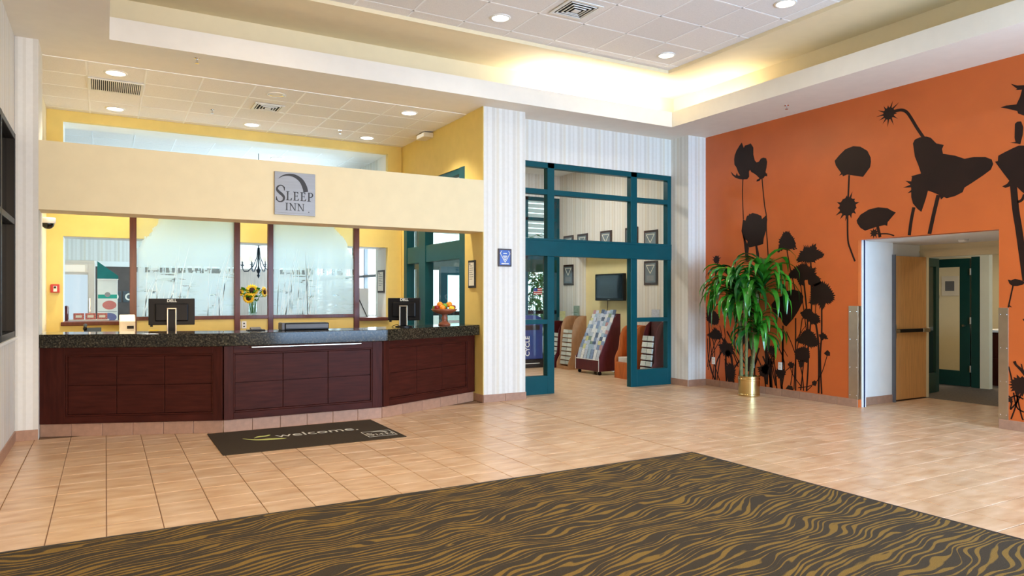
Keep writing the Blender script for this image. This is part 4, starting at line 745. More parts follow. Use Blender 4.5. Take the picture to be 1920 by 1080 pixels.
# ---- vestibule shell
struct('wall_vestibule_right', MB().box(8.85, 9.09, 9.45, 10.75, 0, 4.2).box(8.85, 9.09, 12.65, 13.5, 0, 4.2).box(8.85, 9.09, 10.75, 12.65, 2.35, 4.2).box(9.09, 9.2, 9.45, 13.5, 0, 4.2)
       , 'wallpaper', 'cream striped wall of the vestibule with a shallow alcove', 'wall')
struct('wall_alcove', MB().box(9.075, 9.089, 10.75, 12.65, 0, 2.35), 'paint_alcove', 'pale yellow back of the alcove behind the television', 'wall')
struct('wall_vestibule_back', MB().box(4.8, 9.0, 13.35, 13.5, 3.70, 4.2), 'wallpaper', 'striped wall above the entry doors', 'wall')
g3 = storefront('window_5', 'teal framed entry glazing at the back of the vestibule', (0, 13.40, 0))
for x0, x1 in ((4.80, 4.92), (5.42, 5.52), (6.42, 6.52), (7.15, 7.25), (7.93, 8.03), (8.55, 8.64), (8.77, 8.85)): bar(g3, x0, x1, 0, 3.70, n='post')
bar(g3, 4.92, 8.77, 2.05, 2.32, -.06, .08, n='transom_beam', m='green_dark'); bar(g3, 4.92, 8.77, 3.62, 3.70, n='top_rail'); bar(g3, 4.92, 8.77, 3.18, 3.25, n='mid_rail'); bar(g3, 4.92, 8.77, 2.32, 2.42, n='mid_rail')
for x0, x1 in ((4.92, 5.42), (5.52, 6.42), (6.52, 7.15), (7.25, 7.93), (8.03, 8.55), (8.64, 8.77)):
    pane(g3, x0, x1, 2.42, 3.18, 'glass_green'); pane(g3, x0, x1, 3.25, 3.62, 'glass_green'); pane(g3, x0, x1, 1.2, 2.05, 'glass_green'); pane(g3, x0, x1, .25, 1.12, 'glass_green')
    bar(g3, x0, x1, 1.12, 1.20, n='push_rail', m='black_plastic'); bar(g3, x0, x1, 0, .25, n='kick_panel')
# inner entry door frame seen from the desk
g4 = storefront('door_2', 'teal framed inner entry door seen from the desk', (5.55, 12.5, 0))
for x0, x1 in ((0, .14), (.78, .92)): bar(g4, x0, x1, 0, 2.08, n='stile')
bar(g4, .14, .78, 1.92, 2.08, n='top_rail'); bar(g4, .14, .78, 0, .3, n='bottom_rail'); pane(g4, .14, .78, .3, 1.92, 'glass_green'); bar(g4, .12, .80, 1.0, 1.05, -.1, -.06, n='push_bar', m='steel')
bar(g4, .5, .75, 1.9, 1.98, -.12, -.05, n='door_closer', m='white_plastic')

# ---- outside
struct('ground', MB().box(-30, 40, 13.5, 60, -.3, -.05), 'ground', 'grey paving outside the entry', 'ground')

# ================================================================== RECEPTION DESK
base_desk = slab_mesh('kick_tile', 'base_tile', .322, .135, -.002, .012, .003)
def desk_unit(P0, P1, label, ls, rs):
    P0, P1 = Vector(P0), Vector(P1); L_ = (P1-P0).length; a = math.atan2(P1.y-P0.y, P1.x-P0.x)
    t = thing('desk_unit', label, 'reception desk', (P0.x, P0.y, 0), a, 'wood panelled units of the reception desk')
    MB().prism([(.012, .02), (L_-.012, .02), (L_-.11, .40), (.11, .40)], 'z', 0, .955).build('carcass', 'wood_mahogany', t)
    F = -.022
    MB().box(0, ls, F, .02, .14, .955).build('stile', 'wood_mahogany', t, bevel=.003); MB().box(L_-rs, L_, F, .02, .14, .955).build('stile', 'wood_mahogany', t, bevel=.003)
    MB().box(ls, L_-rs, F, .02, .875, .955).build('rail', 'wood_mahogany_h', t, bevel=.003); MB().box(ls, L_-rs, F, .02, .14, .215).build('rail', 'wood_mahogany_h', t, bevel=.003)
    x0, x1 = ls, L_-rs; z0, z1 = .215, .875; b = .018
    for q in ((x0, x0+b, z0, z1), (x1-b, x1, z0, z1), (x0+b, x1-b, z1-b, z1), (x0+b, x1-b, z0, z0+b)):
        MB().box(q[0], q[1], F+.008, .02, q[2], q[3]).build('molding', 'wood_mahogany_h', t, bevel=.004)
    x0 += b; x1 -= b; z0 += b; z1 -= b; w3 = (x1-x0)/3; zm = (z0+z1)/2
    for i in range(3):
        for j in range(2):
            za, zb = (z0, zm) if j == 0 else (zm, z1)
            MB().box(x0+i*w3+.003, x0+(i+1)*w3-.003, .0, .021, za+.003, zb-.003).build('panel', 'wood_mahogany_h', t, bevel=.002)
    n = round(L_/.326)
    for k in range(n):
        o = inst(base_desk, 'kick_tile', t); o.matrix_local = Matrix.Translation(((k+.5)*L_/n, .012, .068)) @ Matrix.Rotation(R(90), 4, 'X') @ Matrix.Diagonal((L_/n/.326, 1, 1, 1))
    return t
desk_unit((-.61, 9.10), (1.125, 8.405), 'left mahogany panelled desk unit beside the left pier', .26, .10)
u2 = desk_unit((1.13, 8.40), (2.965, 8.44), 'middle mahogany panelled desk unit behind the welcome mat', .10, .13)
MB().box(.28, 1.55, -.075, -.03, .93, .945).build('sign_rail', 'steel', u2, bevel=.003)
desk_unit((2.97, 8.443), (4.60, 9.175), 'right mahogany panelled desk unit ending at the broad pillar', .10, .16)
ct = thing('countertop', 'polished dark granite countertop of the reception desk', 'countertop', (2.0, 8.9, .957))
fr_ = [(-.61, 9.0), (1.11, 8.325), (3.0, 8.345), (4.634, 9.055)]; bk_ = [(-.61, 9.70), (1.21, 8.98), (2.88, 8.99), (4.634, 9.735)]
for i in range(3):
    e = .001
    p = [fr_[i], fr_[i+1], bk_[i+1], bk_[i]]
    MB().prism([(q[0]-2.0, q[1]-8.9) for q in p], 'z', 0, .143).build('slab', 'granite', ct, bevel=.006)

# staff side
t = thing('work_table', 'low work table hidden behind the counter', 'table', (.75, 9.95, 0))
MB().box(-1.0, 1.0, -.12, .42, .96, 1.0).build('tabletop', 'wood_maple', t, bevel=.004)
for x in (-.95, .89):
    for y in (-.1, .34): MB().box(x, x+.06, y, y+.06, -.02, .96).build('leg', 'black_plastic', t)
t = thing('filing_cabinet', 'beige cabinet in front of the yellow wall behind the desk', 'cabinet', (.02, 11.0, -.02))
MB().box(-.5, .42, -.25, .25, 0, 1.03).build('body', 'beige_plastic', t, bevel=.006)
for z in (.1, .55):
    f = MB().box(-.47, .39, -.265, -.25, z, z+.4).build('drawer', 'beige_plastic', t, bevel=.004); MB().box(-.1, .04, -.285, -.265, z+.3, z+.33).build('handle', 'steel', f)
t = thing('label_printer', 'cream card printer behind the counter left of the etched glass', 'printer', (.25, 11.0, 1.01))
MB().prism([(-.12, 0), (.12, 0), (.12, .22), (.02, .25), (-.12, .16)], 'x', -.09, .10).build('body', 'beige_plastic', t, bevel=.012)
MB().box(.0, .08, -.13, -.11, .06, .1).build('slot', 'black_plastic', t)
t = thing('telephone', 'dark desk telephone on the cabinet below the pass-through', 'telephone', (-.15, 10.95, 1.01))
MB().prism([(-.09, 0), (.09, 0), (.09, .08), (-.09, .03)], 'x', -.1, .1).build('base', 'black_plastic', t, bevel=.006)
MB().tube([(-.085, -.07, .07), (-.085, -.03, .095), (-.085, .03, .11), (-.085, .08, .11)], [.025, .016, .016, .025], 10).build('handset', 'black_plastic', t, smooth=True)

def monitor(label, loc, rz, wd, ht, zc):
    t = thing('computer_monitor', label, 'monitor', loc, rz)
    b = MB()
    b.box(-wd/2, wd/2, -.018, .02, zc-ht/2, zc+ht/2)
    b.build('case', 'black_plastic', t, bevel=.008)
    MB().prism([(-wd*.36, zc-ht*.36), (wd*.36, zc-ht*.36), (wd*.36, zc+ht*.32), (-wd*.36, zc+ht*.32)], 'y', -.05, -.018).build('rear_housing', 'black_plastic', t, bevel=.016)
    MB().box(-wd/2+.018, wd/2-.018, .02, .022, zc-ht/2+.02, zc+ht/2-.018).build('screen', 'screen_off', t)
    s = MB().box(-.04, .04, -.085, -.05, .02, zc+.02).build('stand_column', 'black_plastic', t, bevel=.004)
    for x in (-.055, .04): MB().box(x, x+.015, -.092, -.048, .02, zc+.035).build('column_edge', 'steel', s, bevel=.003)
    MB().box(-.055, .055, -.092, -.048, zc+.035, zc+.05).build('column_cap', 'steel', s, bevel=.003)
    MB().lathe([(.0, 0), (.115, 0), (.115, .012), (.05, .02), (0, .02)], 24, (0, -.03, 0)).build('base', 'black_plastic', t, smooth=False)
    MB().box(-wd/2+.02, -wd/2+.05, -.03, .0, zc-ht/2-.02, zc-ht/2).build('side_port', 'black_plastic', t)
    text_mesh('DELL', .05, 'ink_white', 'lettering', t, (0.0, -.0185, zc+ht*.37), (R(90), 0, 0), .001, bold=.0015)
    return t
monitor('large black computer monitor in front of the left etched glass', (.73, 9.98, 1.0), R(-6), .53, .335, .31)
monitor('small black computer monitor on the counter beside the fruit bowl', (3.47, 8.98, 1.10), R(-32), .44, .30, .235)
tag(MB().tube([(-.1, 0, .004), (-.04, -.03, .03), (.02, .03, .006), (.1, .02, .05), (.12, .05, .16)], .005, 6).build('power_cable', 'black_plastic', loc=(3.4, 9.0, 1.103), smooth=True), 'thin black cable curling behind the small monitor', 'cable')
t = thing('receipt_printer', 'long grey and black printer on the counter', 'printer', (2.12, 8.82, 1.10))
MB().box(-.26, .27, -.09, .10, 0, .085).build('body', 'black_plastic', t, bevel=.01)
MB().box(-.30, -.26, -.095, .105, 0, .09).build('end_cap', 'grey_plastic', t, bevel=.012)
MB().box(-.25, .26, -.095, -.088, .02, .07).build('front_panel', 'grey_plastic', t, bevel=.003)
t = thing('card_terminal', 'small dark card terminal on the counter below the sunflowers', 'card terminal', (1.55, 8.86, 1.10))
MB().box(-.10, .10, -.06, .06, 0, .012).build('base', 'black_plastic', t, bevel=.004); MB().prism([(-.05, .012), (.05, .012), (.05, .04), (-.05, .02)], 'x', -.06, .06).build('keypad', 'grey_plastic', t, bevel=.004)
tag(MB().box(-.05, .05, -.006, .006, 0, .09).build('note_block', 'fruit_lemon', loc=(.52, 9.90, 1.0), bevel=.003), 'yellow sticky note block standing behind the large monitor', 'note')

# fruit bowl
t = thing('fruit_bowl', 'brown footed pedestal bowl at the right end of the counter', 'bowl', (4.17, 9.24, 1.10))
MB().lathe([(.0, 0), (.085, 0), (.088, .012), (.07, .03), (.04, .05), (.034, .075), (.05, .10), (.03, .125), (.034, .14), (.045, .15)], 28).build('pedestal', 'bowl_clay', t, smooth=True)
MB().lathe([(.04, .148), (.10, .165), (.16, .195), (.188, .225), (.182, .228), (.15, .205), (.09, .178), (0, .168)], 32).build('dish', 'bowl_clay', t, smooth=True)
FB = Vector((4.17, 9.24, 1.10))
def fruit(kind, name, lab, c, r, m):
    f = thing(name, lab, kind, tuple(FB+Vector(c)), random.uniform(0, 6), 'fruit in the pedestal bowl')
    if kind in ('orange', 'lemon'):
        MB().ball((0, 0, 0), r, 18, 12, (1, 1, .96) if kind == 'orange' else (1.2, .95, .95)).build('peel', m, f, smooth=True)
        MB().lathe([(.006, 0), (.004, .003)], 8, (0, 0, r*.95)).build('stem_end', 'stem_green', f)
    else:
        MB().lathe([(0, -r*.8), (r*.45, -r*.86), (r*.85, -r*.45), (r, .05*r), (r*.86, .6*r), (r*.45, .86*r), (r*.12, .72*r), (0, .66*r)], 18, close=False).build('skin', m, f, smooth=True)
        MB().tube([(0, 0, r*.66), (.003, 0, r*1.05)], .0025, 6).build('stem', 'seed_brown', f)
fruit('orange', 'orange_fruit', 'orange at the front left of the bowl', (-.06, -.07, .245), .042, 'fruit_orange')
fruit('orange', 'orange_fruit', 'topmost orange on the left of the fruit heap', (-.075, -.01, .29), .043, 'fruit_orange')
fruit('orange', 'orange_fruit', 'topmost orange on the right of the fruit heap', (.075, .0, .29), .044, 'fruit_orange')
fruit('orange', 'orange_fruit', 'orange hidden at the back of the bowl', (.03, .09, .25), .042, 'fruit_orange')
fruit('lemon', 'lemon', 'yellow lemon at the front right of the bowl', (.07, -.09, .235), .036, 'fruit_lemon')
fruit('apple', 'apple', 'green apple between the two topmost oranges', (.0, -.02, .275), .036, 'fruit_green')
fruit('apple', 'apple', 'red apple at the left rim of the bowl', (-.125, -.02, .25), .036, 'fruit_red')
fruit('apple', 'apple', 'red apple at the right rim of the bowl', (.135, -.01, .25), .036, 'fruit_red')
fruit('apple', 'apple', 'green apple at the far left of the bowl', (-.12, .06, .245), .034, 'fruit_green')

# half wall with etched glass screen
gs = thing('glass_screen', 'brown framed screen of two etched glass panes behind the desk', 'screen', (1.97, 11.5, 0))
MB().box(-1.67, 1.67, .0, .16, -.02, 1.16).build('half_wall', 'paint_yellow', gs)
MB().box(-1.68, 1.68, -.02, .18, 1.16, 1.215).build('ledge', 'wood_frame', gs, bevel=.005)
for a0, a1 in ((-1.673, -1.586), (-.272, -.188), (.22, .30), (1.584, 1.675)):
    MB().box(a0, a1, -.03, .05, -.02, 3.05).build('post', 'wood_frame', gs, bevel=.005)
for a0, a1, m in ((-1.586, -.272, 'glass_etched'), (.30, 1.584, 'glass_etched_b')):
    MB().box(a0, a1, .005, .017, 1.215, 3.0).build('pane', m, gs); MB().box(a0, a1, -.02, .04, 3.0, 3.05).build('top_rail', 'wood_frame', gs)
def etched_reeds(x0, x1, n, sd):
    random.seed(sd); mb = MB()
    for k in range(n):
        x = random.uniform(x0+.06, x1-.1); h = random.uniform(.35, 1.1); lean = random.uniform(-.05, .28)*h
        lean = max(x0+.02-x, min(lean, x1-.02-x)); wv = random.uniform(.008, .02)
        mb.face([(x-wv/2, .003, 1.22), (x+wv/2, .003, 1.22), (x+lean*.4+wv*.4, .003, 1.22+h*.6), (x+lean, .003, 1.22+h), (x+lean*.4-wv*.4, .003, 1.22+h*.6)])
    o = bpy.data.objects.new('etched_reeds', bpy.data.meshes.new('etched_reeds')); COL.objects.link(o); o.parent = gs
    o.data.from_pydata(mb.v, [], mb.f); o.data.materials.append(M['etch_dense']); o['kind'] = 'stuff'
def etch_dense():
    m, nt, b = nm('etch_dense'); L = nt.links; nt.nodes.remove(b)
    tl_ = node(nt, 'ShaderNodeBsdfTranslucent'); tl_.inputs[0].default_value = (.95, 1, 1, 1); df = node(nt, 'ShaderNodeBsdfDiffuse'); df.inputs[0].default_value = (.9, .97, 1, 1)
    a_ = node(nt, 'ShaderNodeMixShader'); a_.inputs[0].default_value = .4; L.new(tl_.outputs[0], a_.inputs[1]); L.new(df.outputs[0], a_.inputs[2]); L.new(a_.outputs[0], nt.nodes['Material Output'].inputs[0])
etch_dense(); etched_reeds(-1.586, -.272, 26, 4); etched_reeds(.30, 1.1, 24, 5)
for k, x in enumerate((-.36+.35, .12)):
    pass
for x in (1.62, 1.70):
    o = thing('wall_outlet', 'white power outlet on the half wall, %s of two' % ('left' if x < 1.65 else 'right'), 'outlet', (x+.14, 11.5, 1.07))
    MB().box(-.035, .035, -.006, 0, -.055, .055).build('plate', 'white_plastic', o, bevel=.003)
    for z in (-.025, .02): MB().box(-.012, .012, -.008, -.006, z-.008, z+.012).build('socket', 'ink_black', o)

# sunflowers in a vase
VX, VY, VZ = 1.985, 11.60, 1.215
t = thing('glass_vase', 'clear glass vase holding sunflowers between the etched panes', 'vase', (VX, VY, VZ))
MB().lathe([(.0, 0), (.055, 0), (.058, .02), (.055, .14), (.062, .26), (.058, .26), (.051, .14), (.053, .03), (0, .015)], 24, close=False).build('body', 'glass_green', t, smooth=True)
def sunflower(lab, c, face, r, bud=False):
    f = thing('sunflower', lab, 'flower', (VX, VY, VZ), 0, 'sunflowers in the glass vase')
    c = Vector(c); n = Vector(face).normalized()
    q = n.to_track_quat('Z', 'Y').to_matrix().to_4x4(); mw = Matrix.Translation(c) @ q
    MB(mw).lathe([(0, -.01), (r*.42, -.008), (r*.45, .006), (r*.3, .016), (0, .014)], 18, close=False).build('seed_disc', 'seed_brown', f, smooth=True)
    pt = MB()
    for ring, (n_, rr, zz) in enumerate(((17, r, 0.0), (15, r*.9, .006))):
        for k in range(n_):
            a_ = 2*math.pi*(k+.5*ring)/n_; ca, sa = math.cos(a_), math.sin(a_); wv = r*.15
            P = lambda rad, off, z: mw @ Vector((rad*ca-off*sa, rad*sa+off*ca, z))
            pt.face([P(r*.36, -wv*.5, zz), P(r*.66, -wv, zz+.006), P(rr, 0, zz-.004), P(r*.66, wv, zz+.006), P(r*.36, wv*.5, zz)])
    o = bpy.data.objects.new('petals', bpy.data.meshes.new('petals')); COL.objects.link(o); o.parent = f; o.data.from_pydata(pt.v, [], pt.f); o.data.materials.append(M['petal_yellow'])
    MB().tube([(c.x*.1, c.y*.1, .03), (c.x*.3, c.y*.3, .2), tuple(c-n*.04), tuple(c)], .006, 6).build('stem', 'stem_green', f, smooth=True)
    lf = MB()
    for k in range(9):
        a_ = random.uniform(0, 6.28); p = Vector((c.x*.6, c.y*.6, .24+.018*k)); d_ = Vector((math.cos(a_), math.sin(a_), random.uniform(-.2, .6)))*.12; s_ = Vector((-math.sin(a_), math.cos(a_), .4))*.032
        lf.face([tuple(p), tuple(p+d_*.5+s_), tuple(p+d_), tuple(p+d_*.5-s_)])
    o = bpy.data.objects.new('leaves', bpy.data.meshes.new('leaves')); COL.objects.link(o); o.parent = f; o.data.from_pydata(lf.v, [], lf.f); o.data.materials.append(M['leaf_green'])
CAMD = Vector((-.2, -1, .05))
sunflower('highest sunflower facing the room', (-.015, -.03, .385), CAMD, .105)
sunflower('lower sunflower facing the room just above the vase', (-.07, -.06, .265), CAMD+Vector((-.15, 0, -.2)), .095)
sunflower('sunflower turned sideways at the right of the vase', (.165, -.03, .36), (.75, -.6, .1), .095)
sunflower('half hidden sunflower at the left of the vase', (-.19, .0, .34), (-.6, -.5, .6), .085)

# ================================================================== SIGN, MAT
sg = thing('wall_sign', 'square silver sign with black crescent and lettering on the header', 'sign', (1.779, 8.95, 2.525))
MB().box(0, .49, -.028, 0, 0, .5).build('plate', 'silver_plate', sg, bevel=.003)
MB().box(0, .49, -.03, -.001, -.022, 0).build('bottom_edge', 'silver_plate', sg)
def sw(pts, ws, flat=None):      # swept stroke with varying width, list of 2D quads
    pts = [Vector(p) for p in pts]; q = []; wq = []
    for i in range(len(pts)-1):
        p0, p1, p2, p3 = pts[max(i-1, 0)], pts[i], pts[i+1], pts[min(i+2, len(pts)-1)]
        for t_ in (0, .2, .4, .6, .8):
            q.append(.5*((2*p1)+(p2-p0)*t_+(2*p0-5*p1+4*p2-p3)*t_*t_+(3*p1-p0-3*p2+p3)*t_**3)); wq.append(ws[i]+(ws[i+1]-ws[i])*t_)
    q.append(pts[-1]); wq.append(ws[-1]); L_, R_ = [], []
    for i, p in enumerate(q):
        d_ = (q[min(i+1, len(q)-1)]-q[max(i-1, 0)]).normalized(); n = Vector((-d_.y, d_.x))*wq[i]/2; L_.append(p+n); R_.append(p-n)
    return [[L_[i], L_[i+1], R_[i+1], R_[i]] for i in range(len(q)-1)]
def rc(x0, x1, y0, y1): return [(x0, y0), (x1, y0), (x1, y1), (x0, y1)]
def serif(x, y, wv=.34, h=.05): return rc(x-wv/2, x+wv/2, y, y+h)
GL = {
 'I': (.40, [rc(.13, .27, 0, 1), serif(.2, 0, .38), serif(.2, .95, .38)]),
 'L': (.72, [rc(.13, .27, 0, 1), serif(.2, .95, .38), rc(.02, .62, 0, .05), [(.62, 0), (.68, .28), (.62, .28), (.5, .05)]]),
 'E': (.74, [rc(.13, .27, 0, 1), rc(.02, .62, 0, .06), rc(.02, .58, .94, 1), rc(.27, .5, .49, .545), [(.62, 0), (.68, .24), (.63, .24), (.5, .06)], [(.58, 1), (.6, .78), (.55, .78), (.46, .94)], rc(.47, .51, .40, .64)]),
 'P': (.70, [rc(.13, .27, 0, 1), serif(.2, 0, .40)]+sw([(.05, .97), (.35, .97), (.58, .88), (.62, .70), (.52, .53), (.35, .46), (.2, .48)], [.05, .06, .11, .14, .11, .06, .05])),
 'N': (.95, [rc(.15, .21, 0, 1), rc(.76, .82, 0, 1), [(.08, 1), (.24, 1), (.82, 0), (.72, 0)], serif(.18, 0, .30), serif(.79, .95, .30), rc(.0, .2, .95, 1)]),
 'S': (.66, sw([(.58, .77), (.50, .93), (.32, .985), (.14, .90), (.09, .74), (.20, .60), (.40, .46), (.54, .30), (.50, .11), (.32, .02), (.14, .06), (.05, .24)], [.05, .06, .06, .10, .14, .16, .17, .15, .11, .06, .06, .05])+[rc(.55, .60, .70, .92), rc(.03, .075, .09, .31)]),
}
def word(mb, wd, x, z, h, kx=1.0, y=-.0315):
    for ch in wd:
        adv, polys = GL[ch]
        for p in polys:
            pp = [(x+q[0]*h*kx, z+q[1]*h) for q in p]
            mb.prism(pp, 'y', y, -.028)
        x += adv*h*kx+.008
    return x
mb = MB(); word(mb, 'S', .012, .13, .205, .88)
x = word(mb, 'LEEP', .134, .157, .108, .98); mb.build('lettering', 'ink_black', sg)
mb = MB(); word(mb, 'INN', .125, .033, .09, 1.05); mb.box(.405, .415, -.0315, -.028, .018, .028); mb.build('lettering', 'ink_black', sg)
mb = MB()
for q in sw([(.045, .415), (.10, .452), (.175, .468), (.25, .455), (.32, .405), (.36, .33), (.373, .272)], [.002, .014, .027, .04, .052, .058, .058]):
    mb.prism([(p[0], p[1]) for p in q], 'y', -.0312, -.028)
mb.build('crescent', 'ink_black', sg)

mt = thing('welcome_mat', 'dark brown welcome mat in front of the reception desk', 'mat', (.96, 7.18, 0))
MB().box(0, 1.84, 0, 1.2, .0, .008).build('mat_body', 'mat_brown', mt, bevel=.003)
text_mesh('welcome.', .25, 'ink_white', 'lettering', mt, (.62, .62, .0082), (0, 0, 0), .0004, 'LEFT', sx=.93)
mb = MB()
for q in sw([(.29, .72), (.40, .60), (.52, .56), (.65, .53), (.70, .53)], [.004, .05, .085, .04, .004]): mb.prism([(p[0], p[1]) for p in q], 'z', .008, .0088)
for q in sw([(.40, .69), (.46, .75), (.53, .755), (.58, .80)], [.004, .05, .055, .02]): mb.prism([(p[0], p[1]) for p in q], 'z', .008, .0088)
mb.build('feather_emblem', 'ink_lime', mt)
lg = MB()
for a_ in ((1.475, 1.795, .145, .153), (1.475, 1.795, .437, .445), (1.475, 1.483, .145, .445), (1.787, 1.795, .145, .445)): lg.box(a_[0], a_[1], a_[2], a_[3], .008, .0088)
for q in sw([(1.58, .40), (1.64, .42), (1.70, .40), (1.735, .34)], [.003, .015, .025, .03]): lg.prism([(p[0], p[1]) for p in q], 'z', .008, .0088)
lg.build('logo_frame', 'ink_white', mt)
l2 = MB(Matrix.Translation((1.495, .18, .0085)) @ Matrix.Rotation(R(-90), 4, 'X'))
lw = MB(); word(lw, 'S', 0, 0, .14, .8, -.03); word(lw, 'LEEP', .085, .0, .085, .78, -.03)
l2 = MB(); l2.v = [(1.495+v[0], .21+v[2], .0085+(.0004 if v[1] < -.029 else 0)) for v in lw.v]; l2.f = lw.f; l2.build('lettering', 'ink_white', mt)

# ================================================================== WALL FITTINGS
def plaque(lab, loc, rz, wd, ht, plate='plaque_plate', group=None):
    t = thing('wall_plaque', lab, 'plaque', loc, rz, group)
    MB().box(-wd/2, wd/2, -.02, 0, -ht/2, ht/2).build('board', 'plaque_frame', t, bevel=.006)
    MB().box(-wd*.38, wd*.38, -.023, -.02, -ht*.40, ht*.40).build('plate', plate, t)
    mb = MB(); a = wd*.30
    for p0, p1 in (((-a, ht*.32), (a, ht*.32)), ((a, ht*.32), (0, -ht*.02)), ((0, -ht*.02), (-a, ht*.32))):
        for q in sw([p0, p1], [.012, .012]): mb.prism([(p[0], p[1]) for p in q], 'y', -.026, -.023)
    mb.build('triangle_emblem', 'ink_white', t)
    MB().box(-wd*.26, wd*.26, -.025, -.023, -ht*.32, -ht*.10).build('engraved_plate', 'silver_plate', t)
    return t
t = thing('wall_plaque', 'small blue plaque with an inverted triangle on the broad pillar', 'plaque', (4.981, 8.95, 2.063))
MB().box(-.11, .11, -.02, 0, -.128, .128).build('board', 'plaque_frame', t, bevel=.004); MB().box(-.085, .085, -.023, -.02, -.105, .105).build('plate', 'plaque_blue', t)
mb = MB()
for p0, p1 in (((-.08, .06), (0, -.07)), ((.08, .06), (0, -.07)), ((-.08, .06), (-.055, .095)), ((.08, .06), (.055, .095))):
    for q in sw([p0, p1], [.008, .008]): mb.prism([(p[0], p[1]) for p in q], 'y', -.026, -.023)
for z, w_ in ((.06, .06), (.02, .07), (-.005, .05), (-.03, .03), (-.088, .12)): mb.box(-w_/2, w_/2, -.026, -.023, z-.006, z+.006)
mb.build('emblem', 'ink_white', t)
RW = R(90)      # things on walls facing -X
for lab, y, z in (('plaque in the upper row, farthest from the corner column', 12.98, 2.62), ('small plaque in the upper row seen through the wide top pane', 12.45, 2.62), ('pale plaque in the upper row above the television', 11.63, 2.62), ('plaque in the upper row behind the right green mullion', 10.82, 2.62), ('plaque in the upper row nearest the corner column', 10.26, 2.52),
                  ('plaque with white triangle below the beam at the far end', 12.98, 1.98), ('plaque with white triangle seen in the right side light', 10.26, 1.945)):
    plaque(lab, (8.85, y, z), R(-90), .38, .45, group='award plaques on the vestibule wall')
def certificate(lab, loc, rz, wd, ht):
    t = thing('certificate_frame', lab, 'picture frame', loc, rz)
    MB().box(-wd/2, wd/2, -.02, 0, -ht/2, ht/2).build('frame', 'ink_black', t, bevel=.004); MB().box(-wd*.38, wd*.38, -.022, -.02, -ht*.42, ht*.42).build('sheet', 'paper', t)
    mb = MB()
    for k in range(7): mb.box(-wd*.28, wd*(.28 if k % 3 else .15), -.0225, -.022, ht*(.30-.08*k)-.004, ht*(.30-.08*k)+.004)
    mb.box(-wd*.3, -wd*.14, -.0225, -.022, ht*.33, ht*.40); mb.build('print', 'grey_plastic', t)
certificate('black framed certificate on the yellow wall by the broad pillar', (4.638, 9.28, 1.83), R(-90), .22, .40)
certificate('black framed certificate on the reveal of the pass-through', (4.38, 12.48, 1.78), R(-90), .36, .41)
t = thing('fire_alarm', 'red fire alarm pull station on the yellow wall', 'fire alarm', (-.63, 12.15, 1.62))
MB().box(-.055, .055, -.05, 0, -.06, .06).build('housing', 'red_plastic', t, bevel=.006); MB().box(-.02, .025, -.056, -.05, -.045, .035).build('pull_handle', 'ink_white', t); MB().box(-.015, .015, -.06, -.056, .0, .03).build('window', 'ink_black', t)
t = thing('security_camera', 'white dome security camera at the left behind the header', 'camera', (-.615, 10.4, 2.40))
MB().box(-.12, -.07, -.05, .05, -.02, .06).build('wall_bracket', 'white_plastic', t, bevel=.008)
MB().lathe([(0, .07), (.08, .07), (.085, .05), (.08, .01), (.075, 0)], 24).build('housing', 'white_plastic', t, smooth=True); MB().ball((0, 0, 0), .07, 20, 12).build('dome', 'black_gloss', t, smooth=True)
def outlet(lab, loc, rz):
    t = thing('wall_outlet', lab, 'outlet', loc, rz)
    MB().box(-.037, .037, -.006, 0, -.058, .058).build('plate', 'white_plastic', t, bevel=.003)
    for z in (-.028, .022): MB().box(-.014, .014, -.008, -.006, z-.012, z+.016).build('socket', 'beige_plastic', t, bevel=.002)
outlet('white outlet on the orange wall next to the corner column', (8.85, 8.69, .43), R(-90))
outlet('white outlet on the orange wall right of the potted plant', (8.85, 7.33, .455), R(-90))
outlet('white outlet on the orange wall half hidden behind the brass pot', (8.85, 7.86, .44), R(-90))
t = thing('smoke_detector', 'white round smoke detector on the niche ceiling', 'smoke detector', (10.0, 5.3, 2.27))
MB().lathe([(0, -.04), (.04, -.04), (.06, -.025), (.068, 0)], 24).build('body', 'white_plastic', t, smooth=True)

# ================================================================== CEILING FITTINGS
def downlight(lab, x, y, z, watts, r=.10, on=True, group=None, col=None):
    t = thing('ceiling_downlight', lab, 'downlight', (x, y, z), 0, group)
    MB().lathe([(r, .004), (r, -.006), (r*1.02, -.012), (r*1.22, -.008), (r*1.24, .002)], 28, close=False).build('trim_ring', 'white_plastic', t, smooth=True)
    if on:
        MB().lathe([(0, -.004), (r, -.004)], 28, close=False).build('lens', 'lamp_on', t)
        d_ = bpy.data.lights.new('downlight_lamp', 'AREA'); d_.shape = 'DISK'; d_.size = r*2; d_.energy = watts; d_.color = col or (WARM if z < 4.5 else NEUT); d_.spread = R(150 if z > 4.5 else 105)
        o = bpy.data.objects.new('downlight_lamp', d_); COL.objects.link(o); o.parent = t; o.location = (0, 0, -.014)
    else:
        MB().lathe([(r, -.006), (r*.8, -.001), (r*.4, .0), (0, .0)], 28, close=False).build('reflector', 'chrome', t, smooth=True)
G1 = 'downlights in the raised ceiling'; zt = 4.845
downlight('lit round downlight left of the square ceiling diffuser', 4.11, 7.48, zt, 8, group=G1)
downlight('lit round downlight near the right back corner of the raised ceiling', 6.74, 7.50, zt, 8, group=G1)
downlight('lit round downlight at the top edge near the orange wall', 6.73, 5.50, zt, 8, group=G1)
for x, y in ((1.49, 7.48), (4.11, 4.86), (1.49, 4.86), (6.73, 2.9), (4.11, 2.24), (1.49, 2.24), (4.11, -.4), (6.73, .3)):
    downlight('lit round downlight of the raised ceiling outside the picture', x, y, zt, 7 if x > 2 else (10 if y > 7 else 42), group=G1, col=(1.0, .78, .52) if x < 2 else None)
G2 = 'downlights behind the desk'
